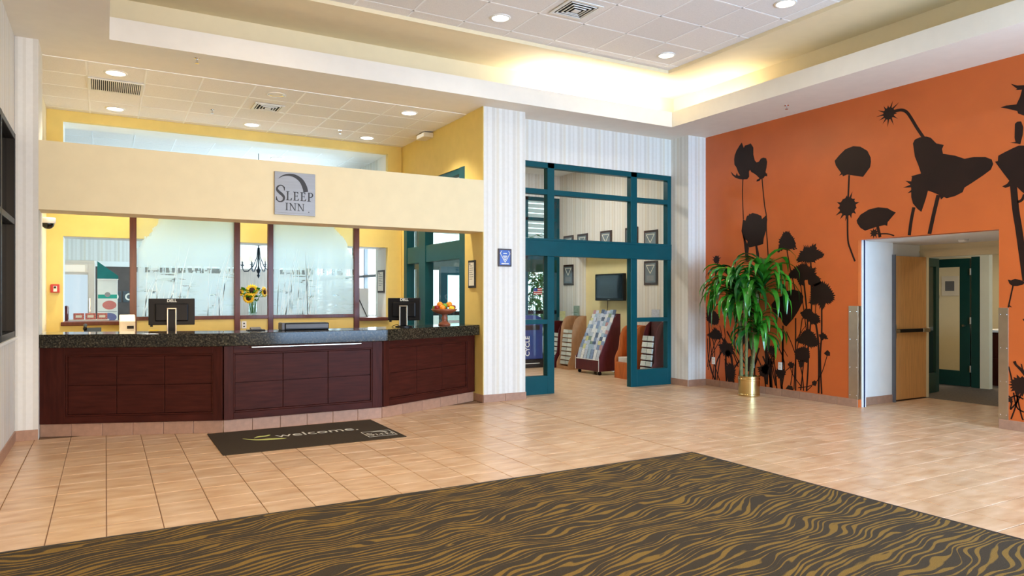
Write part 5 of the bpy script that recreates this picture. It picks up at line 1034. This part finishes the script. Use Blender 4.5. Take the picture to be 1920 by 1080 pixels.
for lab, x, y, on in (('lit downlight beside the dark return grille, nearest the pier', .106, 9.81, 1), ('lit downlight behind the dark return grille', .119, 11.68, 1), ('lit downlight behind the square diffuser over the desk', 1.99, 11.70, 1), ('unlit silver downlight in front of the square diffuser over the desk', 1.977, 9.81, 0), ('lit downlight nearest the broad pillar', 3.862, 9.81, 1), ('lit downlight in the far right corner over the desk', 3.849, 11.70, 1)):
    downlight(lab, x, y, 4.197, 38, .105, bool(on), G2)
downlight('lit downlight on the breakfast room ceiling', 2.9, 14.3, 4.197, 8, .105, col=(.8, .92, 1))
def diffuser(lab, x, y, z, s):
    t = thing('ceiling_diffuser', lab, 'air vent', (x, y, z))
    MB().box(-s*.80, s*.80, -s*.80, s*.80, -.002, .004).build('backing', 'dark_void', t)
    for k, q in enumerate((1.0, .76, .56, .38)):
        mb = MB(); wd = (.17, .05, .05, .05)[k]*s; a = q*s; zz = -.006-.004*k
        for b_ in ((-a, a, -a, -a+wd), (-a, a, a-wd, a), (-a, -a+wd, -a+wd, a-wd), (a-wd, a, -a+wd, a-wd)): mb.box(b_[0], b_[1], b_[2], b_[3], zz-.006, zz+.004)
        mb.build('louver_ring', 'white_plastic', t, bevel=.002)
    MB().box(-.2*s, .2*s, -.2*s, .2*s, -.026, -.02).build('center_plate', 'white_plastic', t, bevel=.003)
diffuser('square ceiling diffuser between the downlights of the raised ceiling', 4.75, 6.82, 4.842, .23)
diffuser('square ceiling diffuser over the desk', 2.0, 10.50, 4.192, .2)
t = thing('return_grille', 'dark rectangular return air grille with white bars over the desk', 'air vent', (.117, 10.43, 4.19))
MB().box(-.29, .29, -.27, .27, -.002, .004).build('backing', 'dark_void', t)
for b_ in ((-.305, .305, -.295, -.265), (-.305, .305, .265, .295), (-.305, -.275, -.265, .265), (.275, .305, -.265, .265)): MB().box(b_[0], b_[1], b_[2], b_[3], -.01, .002).build('frame_bar', 'white_plastic', t)
fin = MB().box(-.005, .005, -.265, .265, -.012, 0).mesh('fin', 'white_plastic')
for k in range(25): inst(fin, 'fin', t, (-.26+k*.0217, 0, 0))
def sprinkler(lab, x, y, z):
    t = thing('sprinkler', lab, 'sprinkler', (x, y, z))
    MB().lathe([(0, -.006), (.03, -.004), (.034, .001)], 16).build('escutcheon', 'chrome', t); MB().tube([(0, 0, -.004), (0, 0, -.05)], .007, 8).build('frame', 'chrome', t); MB().lathe([(0, -.055), (.022, -.055), (.022, -.05), (0, -.05)], 12).build('deflector', 'chrome', t)
sprinkler('small sprinkler on the lilac soffit above the orange wall', 8.34, 6.8, 4.2)
sprinkler('small sprinkler on the panel ceiling over the desk', 1.334, 11.05, 4.195)
sprinkler('small sprinkler on the soffit above the header', .9, 8.78, 4.2)
sprinkler('small sprinkler near the far right corner over the desk', 3.3, 11.4, 4.195)
t = thing('emergency_light', 'small beige box lamp under the panel ceiling on the yellow side wall', 'emergency light', (4.648, 10.9, 4.1))
MB().box(-.16, 0, -.17, .17, 0, .08).build('housing', 'beige_plastic', t, bevel=.01); MB().box(-.165, -.16, -.14, .14, .015, .065).build('lens', 'lamp_shade', t)
# cove lamps: fluorescent tubes lying in the soffit cove
def cove_lamp(lab, x0, x1, y0, y1, watts, col):
    t = thing('cove_lamp', lab, 'cove lamp', ((x0+x1)/2, (y0+y1)/2, 4.25))
    lx, ly = x1-x0, y1-y0
    MB().box(-lx/2, lx/2, -ly/2, ly/2, 0, .03).build('batten', 'white_plastic', t)
    ax = [(-lx/2+.02, 0, .055), (lx/2-.02, 0, .055)] if lx > ly else [(0, -ly/2+.02, .055), (0, ly/2-.02, .055)]
    MB().tube(ax, .016, 10).build('tube', 'cove_tube', t)
    area('cove_lamp_light', (0, 0, .09), (R(180), 0, 0), lx-.05, ly-.02, watts, col, t)
for k, x in enumerate((5.35, 6.6)):
    cove_lamp('fluorescent batten hidden in the back cove, %s of two' % ('left' if k == 0 else 'right'), x, x+1.2, 8.78, 8.88, 22, NEUT)
cove_lamp('fluorescent batten hidden in the right cove near the corner', 8.03, 8.13, 7.3, 8.5, 9, WARM)

# ================================================================== POTTED PLANT
random.seed(21)
PX, PY = 8.50, 7.62
t = thing('potted_dracaena', 'tall dracaena with glossy drooping leaves in a brass pot by the orange wall', 'potted plant', (PX, PY, 0))
MB().lathe([(0, 0), (.155, 0), (.162, .008), (.162, .028), (.157, .034), (.157, .235), (.163, .24), (.163, .262), (.158, .268), (.158, .285), (.165, .292), (.165, .30), (.152, .30), (.15, .25), (0, .25)], 40).build('pot', 'brass', t, smooth=False)
MB().lathe([(0, .262), (.151, .258)], 24, close=False).build('soil', 'soil', t)
def cane(p0, p1, r):
    p0, p1 = Vector(p0), Vector(p1); n = int((p1-p0).length/.022); pts = []; rr = []
    for i in range(n+1):
        u = i/n; b = Vector((.02*math.sin(u*4), .015*math.sin(u*5+1), 0)); q = p0.lerp(p1, u)+b
        pts += [q, q+(p1-p0)/n*.5]; rr += [r*1.0, r*1.14]
    MB().tube(pts, rr, 10).build('cane', 'cane', t, smooth=False)
cane((-.07, .07, .25), (-.10, .13, 1.55), .024); cane((.03, -.03, .25), (.05, -.12, 1.62), .022); cane((.05, .0, .25), (.05, -.06, 1.22), .026); cane((-.02, .02, .25), (-.14, -.02, 1.45), .02)
def leaf(c, az, el, L_, wd, droop, mat):
    h = Vector((math.cos(az), math.sin(az), 0)); s = Vector((-math.sin(az), math.cos(az), 0)); n = 8; vs = []; fs = []
    p = Vector(c); ang = el
    tw = random.uniform(-.5, .5)
    for i in range(n+1):
        u = i/n; d = h*math.cos(ang)+Vector((0, 0, math.sin(ang))); up = h*-math.sin(ang)+Vector((0, 0, math.cos(ang)))
        wv = wd*(.35+1.5*u if u < .4 else .95*(1-((u-.4)/.6)**2.2))*.5
        ss = (s*math.cos(tw*u)+up*math.sin(tw*u))
        for q in (p-ss*wv+up*wv*.35, p, p+ss*wv+up*wv*.35):
            lim = 8.835-PX-.012*random.random()
            vs.append((min(q.x, lim), q.y, q.z))
        p = p+d*(L_/n); ang -= droop*(.5+1.1*u)/n
        ang = max(ang, -1.52)
    for i in range(n):
        a = i*3
        fs += [(a, a+1, a+4, a+3), (a+1, a+2, a+5, a+4)]
    me = bpy.data.meshes.new('leaf'); me.from_pydata(vs, [], fs); me.materials.append(M[mat])
    for pl in me.polygons: pl.use_smooth = True
    inst(me, 'leaf', t)
for c, n, L0, z_sp, wd in (((-.11, .20, 1.50), 48, .74, .30, .095), ((.04, -.24, 1.57), 48, .80, .30, .095), ((-.20, -.02, 1.42), 40, .72, .25, .095), ((.02, -.16, .95), 50, .60, .24, .085)):
    for k in range(n):
        u = k/n; az = k*2.39996+random.uniform(-.3, .3)
        el = 1.35-1.1*u+random.uniform(-.15, .15)
        cc = (c[0], c[1], c[2]+z_sp*(1-u)-.05)
        if math.cos(az) > .55 and random.random() < .45: az += math.pi*.5
        leaf(cc, az, el, L0*random.uniform(.75, 1.1), wd*random.uniform(.8, 1.15), random.uniform(2.8, 4.2), 'leaf_green' if random.random() < .7 else 'leaf_dark')

# ================================================================== VESTIBULE FURNITURE (facing -X, turned by -90 degrees)
def brochure_mat():
    m, nt, b = nm('brochure_print'); L = nt.links
    oi = node(nt, 'ShaderNodeObjectInfo'); cr = ramp(nt, [(0, S(196, 202, 216)), (.16, S(130, 146, 176)), (.28, S(222, 222, 220)), (.42, S(86, 96, 120)), (.52, S(206, 202, 140)), (.58, S(184, 190, 200)), (.70, S(186, 140, 140)), (.76, S(160, 180, 196)), (.88, S(130, 150, 130)), (.93, S(226, 222, 214))], 'CONSTANT')
    L.new(oi.outputs['Random'], cr.inputs[0])
    tc = node(nt, 'ShaderNodeTexCoord'); ad = node(nt, 'ShaderNodeVectorMath'); ad.operation = 'ADD'; L.new(tc.outputs['Object'], ad.inputs[0]); L.new(oi.outputs['Random'], ad.inputs[1])
    vo = node(nt, 'ShaderNodeTexVoronoi'); vo.inputs['Scale'].default_value = 55; L.new(ad.outputs[0], vo.inputs['Vector'])
    r2 = ramp(nt, [(.0, (.45,)*3+(1,)), (.35, (1.05,)*3+(1,))]); L.new(vo.outputs['Color'], r2.inputs[0])
    L.new(mixc(nt, .7, cr.outputs[0], r2.outputs[0], 'MULTIPLY'), b.inputs['Base Color']); b.inputs['Roughness'].default_value = .35
brochure_mat()
RZ = R(-90)
bx_, by_ = 8.15, 11.33
t = thing('brochure_rack', 'tall mahogany sided brochure rack on casters below the television', 'brochure rack', (bx_, by_, 0), RZ)
prof = [(0, .07), (0, .32), (.06, .42), (.38, 1.10), (.44, 1.17), (.52, 1.17), (.52, .07)]
for x in (-.385, .365): MB().prism(prof, 'x', x, x+.02).build('side_panel', 'wood_burgundy', t, bevel=.003)
MB().box(-.365, .365, .0, .50, .07, .28).build('base_box', 'wood_burgundy', t); MB().box(-.365, .365, .5, .52, .28, 1.17).build('back_panel', 'wood_burgundy', t)
MB().box(-.387, -.377, -.006, 0, .07, .33).build('edge_trim', 'white_plastic', t); MB().box(.377, .387, -.006, 0, .07, .33).build('edge_trim', 'white_plastic', t); MB().box(-.385, .385, -.006, 0, .28, .295).build('edge_trim', 'white_plastic', t)
for i in range(11): MB().box(-.365, .365, .02+i*.036, .5, .275+i*.075, .285+i*.075).build('tier', 'wood_burgundy', t)
for x in (-.33, .33):
    for y in (.06, .45): MB().tube([(x-.012, y, .035), (x+.012, y, .035)], .035, 14).build('caster', 'black_plastic', t)
bro = {}
for wd, ht in ((.088, .20), (.10, .22), (.115, .19)): bro[(wd, ht)] = MB().box(-wd/2, wd/2, 0, .006, 0, ht).mesh('brochure', 'brochure_print')
RM = Matrix.Translation((bx_, by_, 0)) @ Matrix.Rotation(RZ, 4, 'Z')
for i in range(11):
    n = 8 if i else 7
    for k in range(n):
        if random.random() < .04: continue
        x = -.36+(k+.5)*.72/n; key = random.choice(list(bro)[:2])
        o = inst(bro[key], 'brochure'); o.matrix_world = RM @ Matrix.Translation((x, .012+i*.036, .287+i*.075)) @ Matrix.Rotation(R(-16), 4, 'X')
        tag(o, 'travel brochure standing in the tall rack below the television', 'brochure', 'brochures in the tall rack')
def curved_rack(label, cx, cy, wd, dp, ht, mat, base=.28):
    t = thing('magazine_rack', label, 'magazine rack', (cx, cy, 0), RZ)
    pr = [(0, 0), (0, base+.06), (.03, base+.14), (.08, base+.22), (.10, ht*.62), (.12, ht*.80), (.18, ht*.93), (.26, ht*.99), (.34, ht), (dp, ht), (dp, 0)]
    for x in (-wd/2, wd/2-.018): MB().prism(pr, 'x', x, x+.018).build('side_panel', mat, t, bevel=.002)
    MB().box(-wd/2+.018, wd/2-.018, .005, .02, 0, base).build('front_panel', mat, t); MB().box(-wd/2+.018, wd/2-.018, dp-.015, dp, 0, ht).build('back_panel', mat, t); MB().box(-wd/2+.018, wd/2-.018, .02, dp-.015, base-.02, base).build('shelf', mat, t)
    return Matrix.Translation((cx, cy, 0)) @ Matrix.Rotation(RZ, 4, 'Z')
def rack_tiers(K, wd, n, base, ht, label, group, cols=2, y0=.05):
    cw = (wd-.05)/cols
    me = MB().box(-cw/2+.008, cw/2-.008, 0, .03, 0, (ht-base)*.8/n*.78).mesh('magazine', 'magazine_stack')
    for i in range(n):
        for c in range(cols):
            o = inst(me, 'magazine'); o.matrix_world = K @ Matrix.Translation((-(wd-.05)/2+(c+.5)*cw, y0+.012*i, base+i*(ht-base)*.8/n)) @ Matrix.Rotation(R(-12), 4, 'X')
            tag(o, label, 'magazine', group)
pm('magazine_stack', S(206, 212, 200), .6, var=.25, scale=3, vec=(1, 1, 40), rand=.18)
K = curved_rack('kraft brown magazine rack left of the brochure rack', 8.24, 12.33, .44, .46, 1.10, 'wood_kraft', .06); rack_tiers(K, .44, 8, .10, 1.02, 'pale magazine bundle in the kraft brown rack', 'magazines in the kraft brown rack', y0=.06)
K = curved_rack('dark red magazine rack at the far end beside the kraft rack', 8.24, 12.86, .44, .46, .98, 'wood_burgundy', .12); rack_tiers(K, .44, 6, .16, .9, 'pale magazine bundle in the dark red rack', 'magazines in the dark red rack', y0=.06)
K = curved_rack('orange wood magazine rack right of the brochure rack', 8.20, 10.33, .40, .46, .97, 'wood_orange', .30)
for i in range(5):
    o = MB().box(-.15, .15, .05, .28, .302+i*.018, .316+i*.018).build('newspaper', 'paper'); o.matrix_world = K; tag(o, 'folded newspaper in the pile inside the orange wood rack', 'newspaper', 'newspapers in the orange rack')
K = curved_rack('narrow burgundy newspaper rack seen through the right side light', 8.30, 9.80, .34, .30, 1.06, 'wood_burgundy', .12); rack_tiers(K, .34, 6, .16, 1.0, 'white newspaper bundle in the narrow burgundy rack', 'papers in the narrow rack', y0=.0)
def holder(label, x, y, z, print_mat):
    t = thing('leaflet_holder', label, 'leaflet holder', (x, y, z), RZ)
    MB().box(-.11, .11, .06, .065, 0, .22).build('acrylic_back', 'acrylic', t); MB().box(-.11, .11, 0, .07, 0, .005).build('acrylic_base', 'acrylic', t); MB().box(-.10, .10, .045, .058, .006, .21).build('leaflets', print_mat, t); MB().box(-.11, .11, 0, .004, .005, .08).build('acrylic_front', 'acrylic', t)
holder('acrylic leaflet holder on the kraft brown rack', 8.55, 12.33, 1.10, 'brochure_print'); holder('acrylic leaflet holder on the dark red rack', 8.55, 12.86, .98, 'brochure_print'); holder('acrylic leaflet holder on the narrow burgundy rack', 8.50, 9.80, 1.06, 'brochure_print')
t = thing('television', 'black flat television on the alcove wall above the brochures', 'television', (8.96, 11.63, 1.42), RZ)
MB().box(-.47, .47, -.05, .03, 0, .55).build('case', 'black_plastic', t, bevel=.012); MB().box(-.43, .43, -.053, -.05, .05, .52).build('screen', 'screen_off', t); MB().box(-.02, .05, .03, .11, .2, .3).build('wall_bracket', 'black_plastic', t); MB().box(-.03, .03, -.054, -.05, .018, .03).build('badge', 'silver_plate', t)
for lab, x, q in (('black cable hanging from the left of the television', .22, .05), ('black cable hanging from the right of the television', -.42, -.1)):
    tag(MB().tube([(9.05, 11.63+x, 1.45), (9.06, 11.63+x+q*.3, 1.3), (9.065, 11.63+x+q, 1.1), (9.065, 11.63+x+q, .6)], .006, 6).build('television_cable', 'black_plastic', smooth=True), lab, 'cable')
area('vestibule_added_fill', (6.9, 11.4, 4.17), (0, 0, 0), 1.2, .6, 85, NEUT)  # area light added under the ceiling to brighten the vestibule
t = thing('fill_light_frame', 'added ceiling frame for the vestibule fill light', 'ceiling lamp', (6.9, 11.4, 4.2)); MB().box(-.65, .65, -.35, .35, -.02, 0).build('frame', 'white_plastic', t)
# recycling bin
t = thing('recycling_bin', 'blue recycling bin with vertical lettering behind the left side light', 'recycling bin', (7.80, 13.05, 0))
MB().box(-.30, .30, -.22, .22, 0, .18).build('plinth', 'black_plastic', t, bevel=.01); MB().box(-.29, .29, -.21, .21, .18, .93).build('body', 'blue_bin', t, bevel=.02)
MB().prism([(-.3, .93), (.3, .93), (.29, 1.0), (.22, 1.07), (.1, 1.11), (-.1, 1.11), (-.22, 1.07), (-.29, 1.0)], 'y', -.22, .22).build('domed_lid', 'blue_bin', t, bevel=.006)
MB().box(-.2, .2, -.224, -.21, .80, .90).build('opening', 'ink_black', t)
text_mesh('CYCLE', .14, 'ink_white', 'lettering', t, (-.05, -.212, .46), (R(90), R(-90), 0), .001, bold=.003)
MB().box(-.18, .2, -.223, -.22, .09, .10).build('stripe_mark', 'ink_white', t)
t = thing('window_sticker', 'small flag sticker on the entry door glass', 'sticker', (8.30, 13.39, 1.62))
MB().box(-.11, .11, -.002, 0, -.07, .07).build('field', 'flag_red', t); MB().box(-.11, -.01, -.003, -.002, .0, .07).build('canton', 'flag_blue', t)
mb = MB()
for k in range(3): mb.box(-.11, .11, -.0025, -.002, -.055+.045*k, -.04+.045*k)
mb.build('stripes', 'ink_white', t)

# outside planting and porch
def shrub(name, label, c, rx, h, n, mat, sd):
    random.seed(sd); t = thing(name, label, 'shrub', c, 0, 'planting outside the entry'); mb = MB()
    for k in range(n):
        p = Vector((random.gauss(0, rx*.5), random.gauss(0, rx*.4), h*random.uniform(.25, 1)*1.0)); a = random.uniform(0, 6.28); d_ = Vector((math.cos(a), math.sin(a), random.uniform(-.9, .4)))*random.uniform(.22, .42); s_ = Vector((-math.sin(a), math.cos(a), random.uniform(-.5, .5)))*.034
        mb.face([tuple(p), tuple(p+d_*.45+s_), tuple(p+d_), tuple(p+d_*.45-s_)])
    o = bpy.data.objects.new('foliage', bpy.data.meshes.new('foliage')); COL.objects.link(o); o.parent = t; o.data.from_pydata(mb.v, [], mb.f); o.data.materials.append(M[mat]); o['kind'] = 'stuff'
    for k in range(6): MB().tube([(random.gauss(0, rx*.15), random.gauss(0, rx*.15), -.1), (random.gauss(0, rx*.3), random.gauss(0, rx*.3), h*.9)], [.015, .006], 6).build('stem', 'cane', t)
shrub('bamboo_clump', 'tall bamboo clump right outside the entry door glass', (8.9, 14.5, 0), .75, 2.3, 620, 'bamboo_leaf', 1)
shrub('bamboo_clump', 'bamboo clump farther out beside the porch', (10.4, 16.0, 0), 1.0, 3.2, 500, 'bamboo_leaf', 2)
shrub('low_bush', 'low bush outside the middle entry door', (6.6, 14.6, 0), .4, .7, 200, 'bamboo_leaf', 3)
t = thing('porch_canopy', 'white slatted porch canopy outside the entry', 'canopy', (9.6, 18.5, 0))
for k in range(14): MB().box(-4.5, 5.5, .05*k, .05*k+.04, 3.3+.16*k, 3.42+.16*k).build('slat', 'siding', t)
for x in (-4.3, 0, 5.2): MB().box(x, x+.2, .1, .3, -.1, 3.3).build('post', 'siding', t)

# ================================================================== HALL BEYOND THE DOORWAY
g = thing('door_3', 'dark green glazed door leaf standing open in the inner doorway', 'door', (10.80, 6.36, 0), R(9)); g['kind'] = 'structure'
for x0, x1 in ((0, .07), (.50, .62)): MB().box(x0, x1, -.045, 0, .01, 2.10).build('stile', 'green_dark', g, bevel=.003)
MB().box(.07, .50, -.045, 0, .01, .31).build('bottom_rail', 'green_dark', g, bevel=.003); MB().box(.07, .50, -.045, 0, 1.97, 2.10).build('top_rail', 'green_dark', g, bevel=.003); MB().box(.07, .50, -.025, -.02, .31, 1.97).build('pane', 'glass_clear', g)
g = thing('door_4', 'dark green glazed door with visible hinges deeper in the hall', 'door', (12.42, 6.3, 0)); g['kind'] = 'structure'
for y0, y1 in ((.72, .86), (.18, .34)): MB().box(0, .05, y0, y1, .01, 2.14).build('stile', 'green_dark', g, bevel=.003)
MB().box(0, .05, .34, .72, .01, .26).build('bottom_rail', 'green_dark', g); MB().box(0, .05, .34, .72, 2.0, 2.14).build('top_rail', 'green_dark', g); MB().box(.02, .026, .34, .72, .26, 2.0).build('pane', 'glass_clear', g)
MB().box(-.01, .07, .0, .15, 0, 2.16).build('jamb', 'green_dark', g)
for z in (.25, 1.05, 1.86): MB().tube([(-.01, .165, z), (-.01, .165, z+.11)], .014, 8).build('hinge', 'steel', g)
MB().tube([(0, .26, 1.02), (-.05, .26, 1.02)], .018, 10).build('lock', 'steel', g)
t = thing('side_cabinet', 'dark cabinet with a white top in the hall', 'cabinet', (13.3, 6.3, 0))
MB().box(-.3, .3, -.5, .3, 0, .9).build('body', 'wood_mahogany', t, bevel=.004); MB().box(-.33, .33, -.53, .33, .9, .94).build('top', 'white_plastic', t, bevel=.004)
for z in (.1, .5): f = MB().box(-.315, -.3, -.45, .25, z, z+.36).build('drawer', 'wood_mahogany', t, bevel=.003); MB().box(-.335, -.315, -.16, -.04, z+.26, z+.28).build('handle', 'steel', f)
t = thing('wall_picture', 'small framed picture on the far hall wall', 'picture', (15.0, 8.2, 1.72), R(-90)); MB().box(-.17, .17, -.02, 0, -.2, .2).build('frame', 'beige_plastic', t, bevel=.004); MB().box(-.09, .09, -.024, -.02, -.1, .1).build('print', 'grey_plastic', t)
t = thing('round_wall_sign', 'brown round sign on the far hall wall', 'sign', (15.0, 8.62, 1.5), R(-90)); o = MB().lathe([(0, 0), (.2, 0), (.2, .015), (.18, .022), (0, .022)], 28).build('disc', 'wood_frame', t); o.rotation_euler = (R(90), 0, 0)

# ================================================================== BREAKFAST ROOM BEYOND THE PASS-THROUGH
t = thing('display_refrigerator', 'white framed glass door refrigerator in the breakfast room', 'refrigerator', (-.46, 14.3, -.02))
MB().box(-.28, .30, .03, .70, 0, 2.15).build('cabinet', 'white_plastic', t, bevel=.01)
d_ = thing('tmp', '', ''); bpy.data.objects.remove(d_)
for b_ in ((-.28, -.20, .05, 2.10), (.20, .30, .05, 2.10), (-.20, .20, 1.93, 2.10), (-.20, .20, .05, .25)): MB().box(b_[0], b_[1], -.03, .03, b_[2], b_[3]).build('door_frame', 'white_plastic', t, bevel=.004)
MB().box(-.20, .20, -.01, .0, .25, 1.93).build('door_pane', 'glass_clear', t); MB().box(-.19, .19, .015, .028, .27, 1.9).build('added_glow_panel', 'fridge_added_glow', t); MB().box(.21, .235, -.07, -.03, .9, 1.5).build('handle', 'chrome', t, bevel=.005)  # glowing panel added behind the door glass to brighten the refrigerator
MB().box(-.15, .15, -.05, .03, 1.95, 2.06).build('lamp_panel', 'lamp_shade', t)
t = thing('waffle_station', 'waffle station panel under a green awning with food pictures', 'food station', (.03, 14.8, -.02))
MB().box(-.16, .16, 0, .5, 0, 1.84).build('body', 'white_plastic', t, bevel=.005)
a_ = MB().prism([(-.16, 1.84), (.17, 1.84), (.17, 1.90), (-.16, 2.16)], 'y', -.03, .55).build('awning', 'awning_green', t)
mb = MB()
for k in range(5): mb.lathe([(0, 0), (.03, 0), (.03, .004), (0, .004)], 10, (-.125+k*.064, -.03, 1.845))
MB().box(-.16, .17, -.034, -.03, 1.825, 1.845).build('awning_fringe', 'white_plastic', a_)
MB().box(-.15, .15, -.004, 0, 1.05, 1.80).build('poster', 'paper', t); MB().box(-.15, .15, -.006, -.004, 1.49, 1.56).build('poster_band', 'teal_band', t)
o = MB().lathe([(0, 0), (.045, 0), (.045, .003), (0, .003)], 24).build('round_emblem', 'silver_plate', t); o.location = (0, -.006, 1.56); o.rotation_euler = (R(90), 0, 0)
o = MB().lathe([(0, 0), (.5, 0), (.5, .003), (0, .003)], 28).build('waffle_picture', 'food_pink', t); o.location = (.03, -.005, 1.37); o.rotation_euler = (R(90), 0, 0); o.scale = (.22, .16, 1)
o = MB().lathe([(0, 0), (.5, 0), (.5, .003), (0, .003)], 28).build('berry_picture', 'food_violet', t); o.location = (.02, -.005, 1.15); o.rotation_euler = (R(90), 0, 0); o.scale = (.25, .16, 1)
MB().box(-.15, .15, -.006, -.004, 1.255, 1.262).build('poster_line', 'grey_plastic', t)
t = thing('snack_rack', 'burgundy snack rack with pink boxes behind the sill', 'rack', (-.35, 13.2, -.02))
MB().box(-.22, -.16, -.15, .25, 0, 1.38).build('end_panel', 'wood_burgundy', t, bevel=.03); MB().box(-.16, .4, -.10, .2, 1.13, 1.16).build('shelf', 'white_plastic', t); MB().box(.34, .4, -.1, .2, 0, 1.13).build('end_panel', 'wood_burgundy', t)
for k in range(3):
    o = thing('snack_box', 'pink patterned snack box on the rack, %s of three' % ('leftmost', 'middle', 'rightmost')[k], 'box', (-.44+k*.16, 13.16, 1.14)); MB().box(0, .145, -.05, .05, 0, .10).build('carton', 'food_pink', o, bevel=.003); MB().box(.03, .115, -.052, -.05, .03, .07).build('print_label', 'ink_white', o)
t = thing('breakfast_counter', 'white breakfast counter along the far wall', 'counter', (1.4, 18.6, -.02))
MB().box(-2.6, 3.1, -.3, .38, .0, .90).build('body', 'white_plastic', t); MB().box(-2.63, 3.13, -.33, .38, .90, .95).build('worktop', 'granite', t, bevel=.004)
for k in range(9): f = MB().box(-2.55+k*.62, -1.98+k*.62, -.318, -.3, .1, .85).build('door', 'white_plastic', t, bevel=.004); MB().box(-2.06+k*.62, -2.04+k*.62, -.335, -.318, .6, .74).build('handle', 'steel', f)
wbs = struct('wall_backsplash', MB().box(-1.2, 4.6, 18.97, 19.0, .93, 2.2), 'backsplash', 'grey brown backsplash behind the breakfast counter', 'wall')
struct('trim_6', MB().box(-1.25, 4.62, 18.93, 19.0, 2.2, 2.32), 'paint_white', 'white ledge above the backsplash', 'trim')
for k in range(8):
    t = MB().box(-.13, .13, -.012, 0, -.13, .13).build('decor_tile', 'tile_dark', wbs, bevel=.004); t.location = (.18+k*.3, 18.97, 1.5)
    o = MB().lathe([(.05, 0), (.085, 0), (.085, .003), (.05, .003), (.05, 0)], 20, close=False).build('ring_motif', 'ink_white', t); o.location = (0, -.012, 0); o.rotation_euler = (R(90), 0, 0)
tag(MB().box(2.5, 3.9, 18.90, 18.93, .95, 2.2).build('window_curtain', 'curtain'), 'taupe curtain at the far breakfast wall behind the sunflowers', 'curtain')
t = thing('easel_board', 'grey board on a thin black easel right of the etched glass', 'easel', (4.1, 13.05, -.02))
MB().box(-.3, .22, 0, .02, 1.0, 1.68).build('board', 'siding', t); MB().tube([(-.25, .03, 0), (-.02, .03, 1.75)], .01, 6).build('leg', 'iron', t); MB().tube([(.3, -.02, .9), (.02, -.02, 1.5)], .008, 6).build('arm', 'iron', t); MB().tube([(.22, .03, 0), (.0, .03, 1.75)], .01, 6).build('leg', 'iron', t); MB().tube([(0, .4, 0), (0, .05, 1.7)], .01, 6).build('leg', 'iron', t)
t = thing('chandelier', 'dark iron chandelier with small white shades above the sunflowers', 'chandelier', (2.5, 14.0, 2.0))
MB().tube([(0, 0, -.1), (0, 0, .42), (0, 0, .5), (0, 0, 2.2)], [.012, .01, .008, .006], 8).build('stem', 'iron', t); MB().lathe([(0, .49), (.07, .48), (.07, .47), (0, .46)], 16).build('canopy', 'iron', t)
MB().lathe([(0, -.16), (.014, -.13), (.03, -.10), (.012, -.07), (.035, -.03), (.045, .0), (.02, .03), (.012, .08)], 14).build('finial', 'iron', t, smooth=True)
for k in range(8):
    a = k*math.pi/4+.2; ca, sa = math.cos(a), math.sin(a); P = lambda r, z: (r*ca, r*sa, z)
    ar = MB().tube([P(.015, .42), P(.03, .25), P(.10, .08), P(.20, -.02), P(.28, -.02), P(.31, .04), P(.31, .16)], .007, 6).build('arm', 'iron', t, smooth=True)
    MB().lathe([(0, .08), (.03, .085), (.03, .095), (0, .09)], 10, (P(.31, 0)[0], P(.31, 0)[1], 0)).build('drip_pan', 'iron', ar)
    MB().lathe([(.052, .17), (.032, .24)], 12, (P(.31, 0)[0], P(.31, 0)[1], 0), close=False).build('shade', 'lamp_shade', ar)
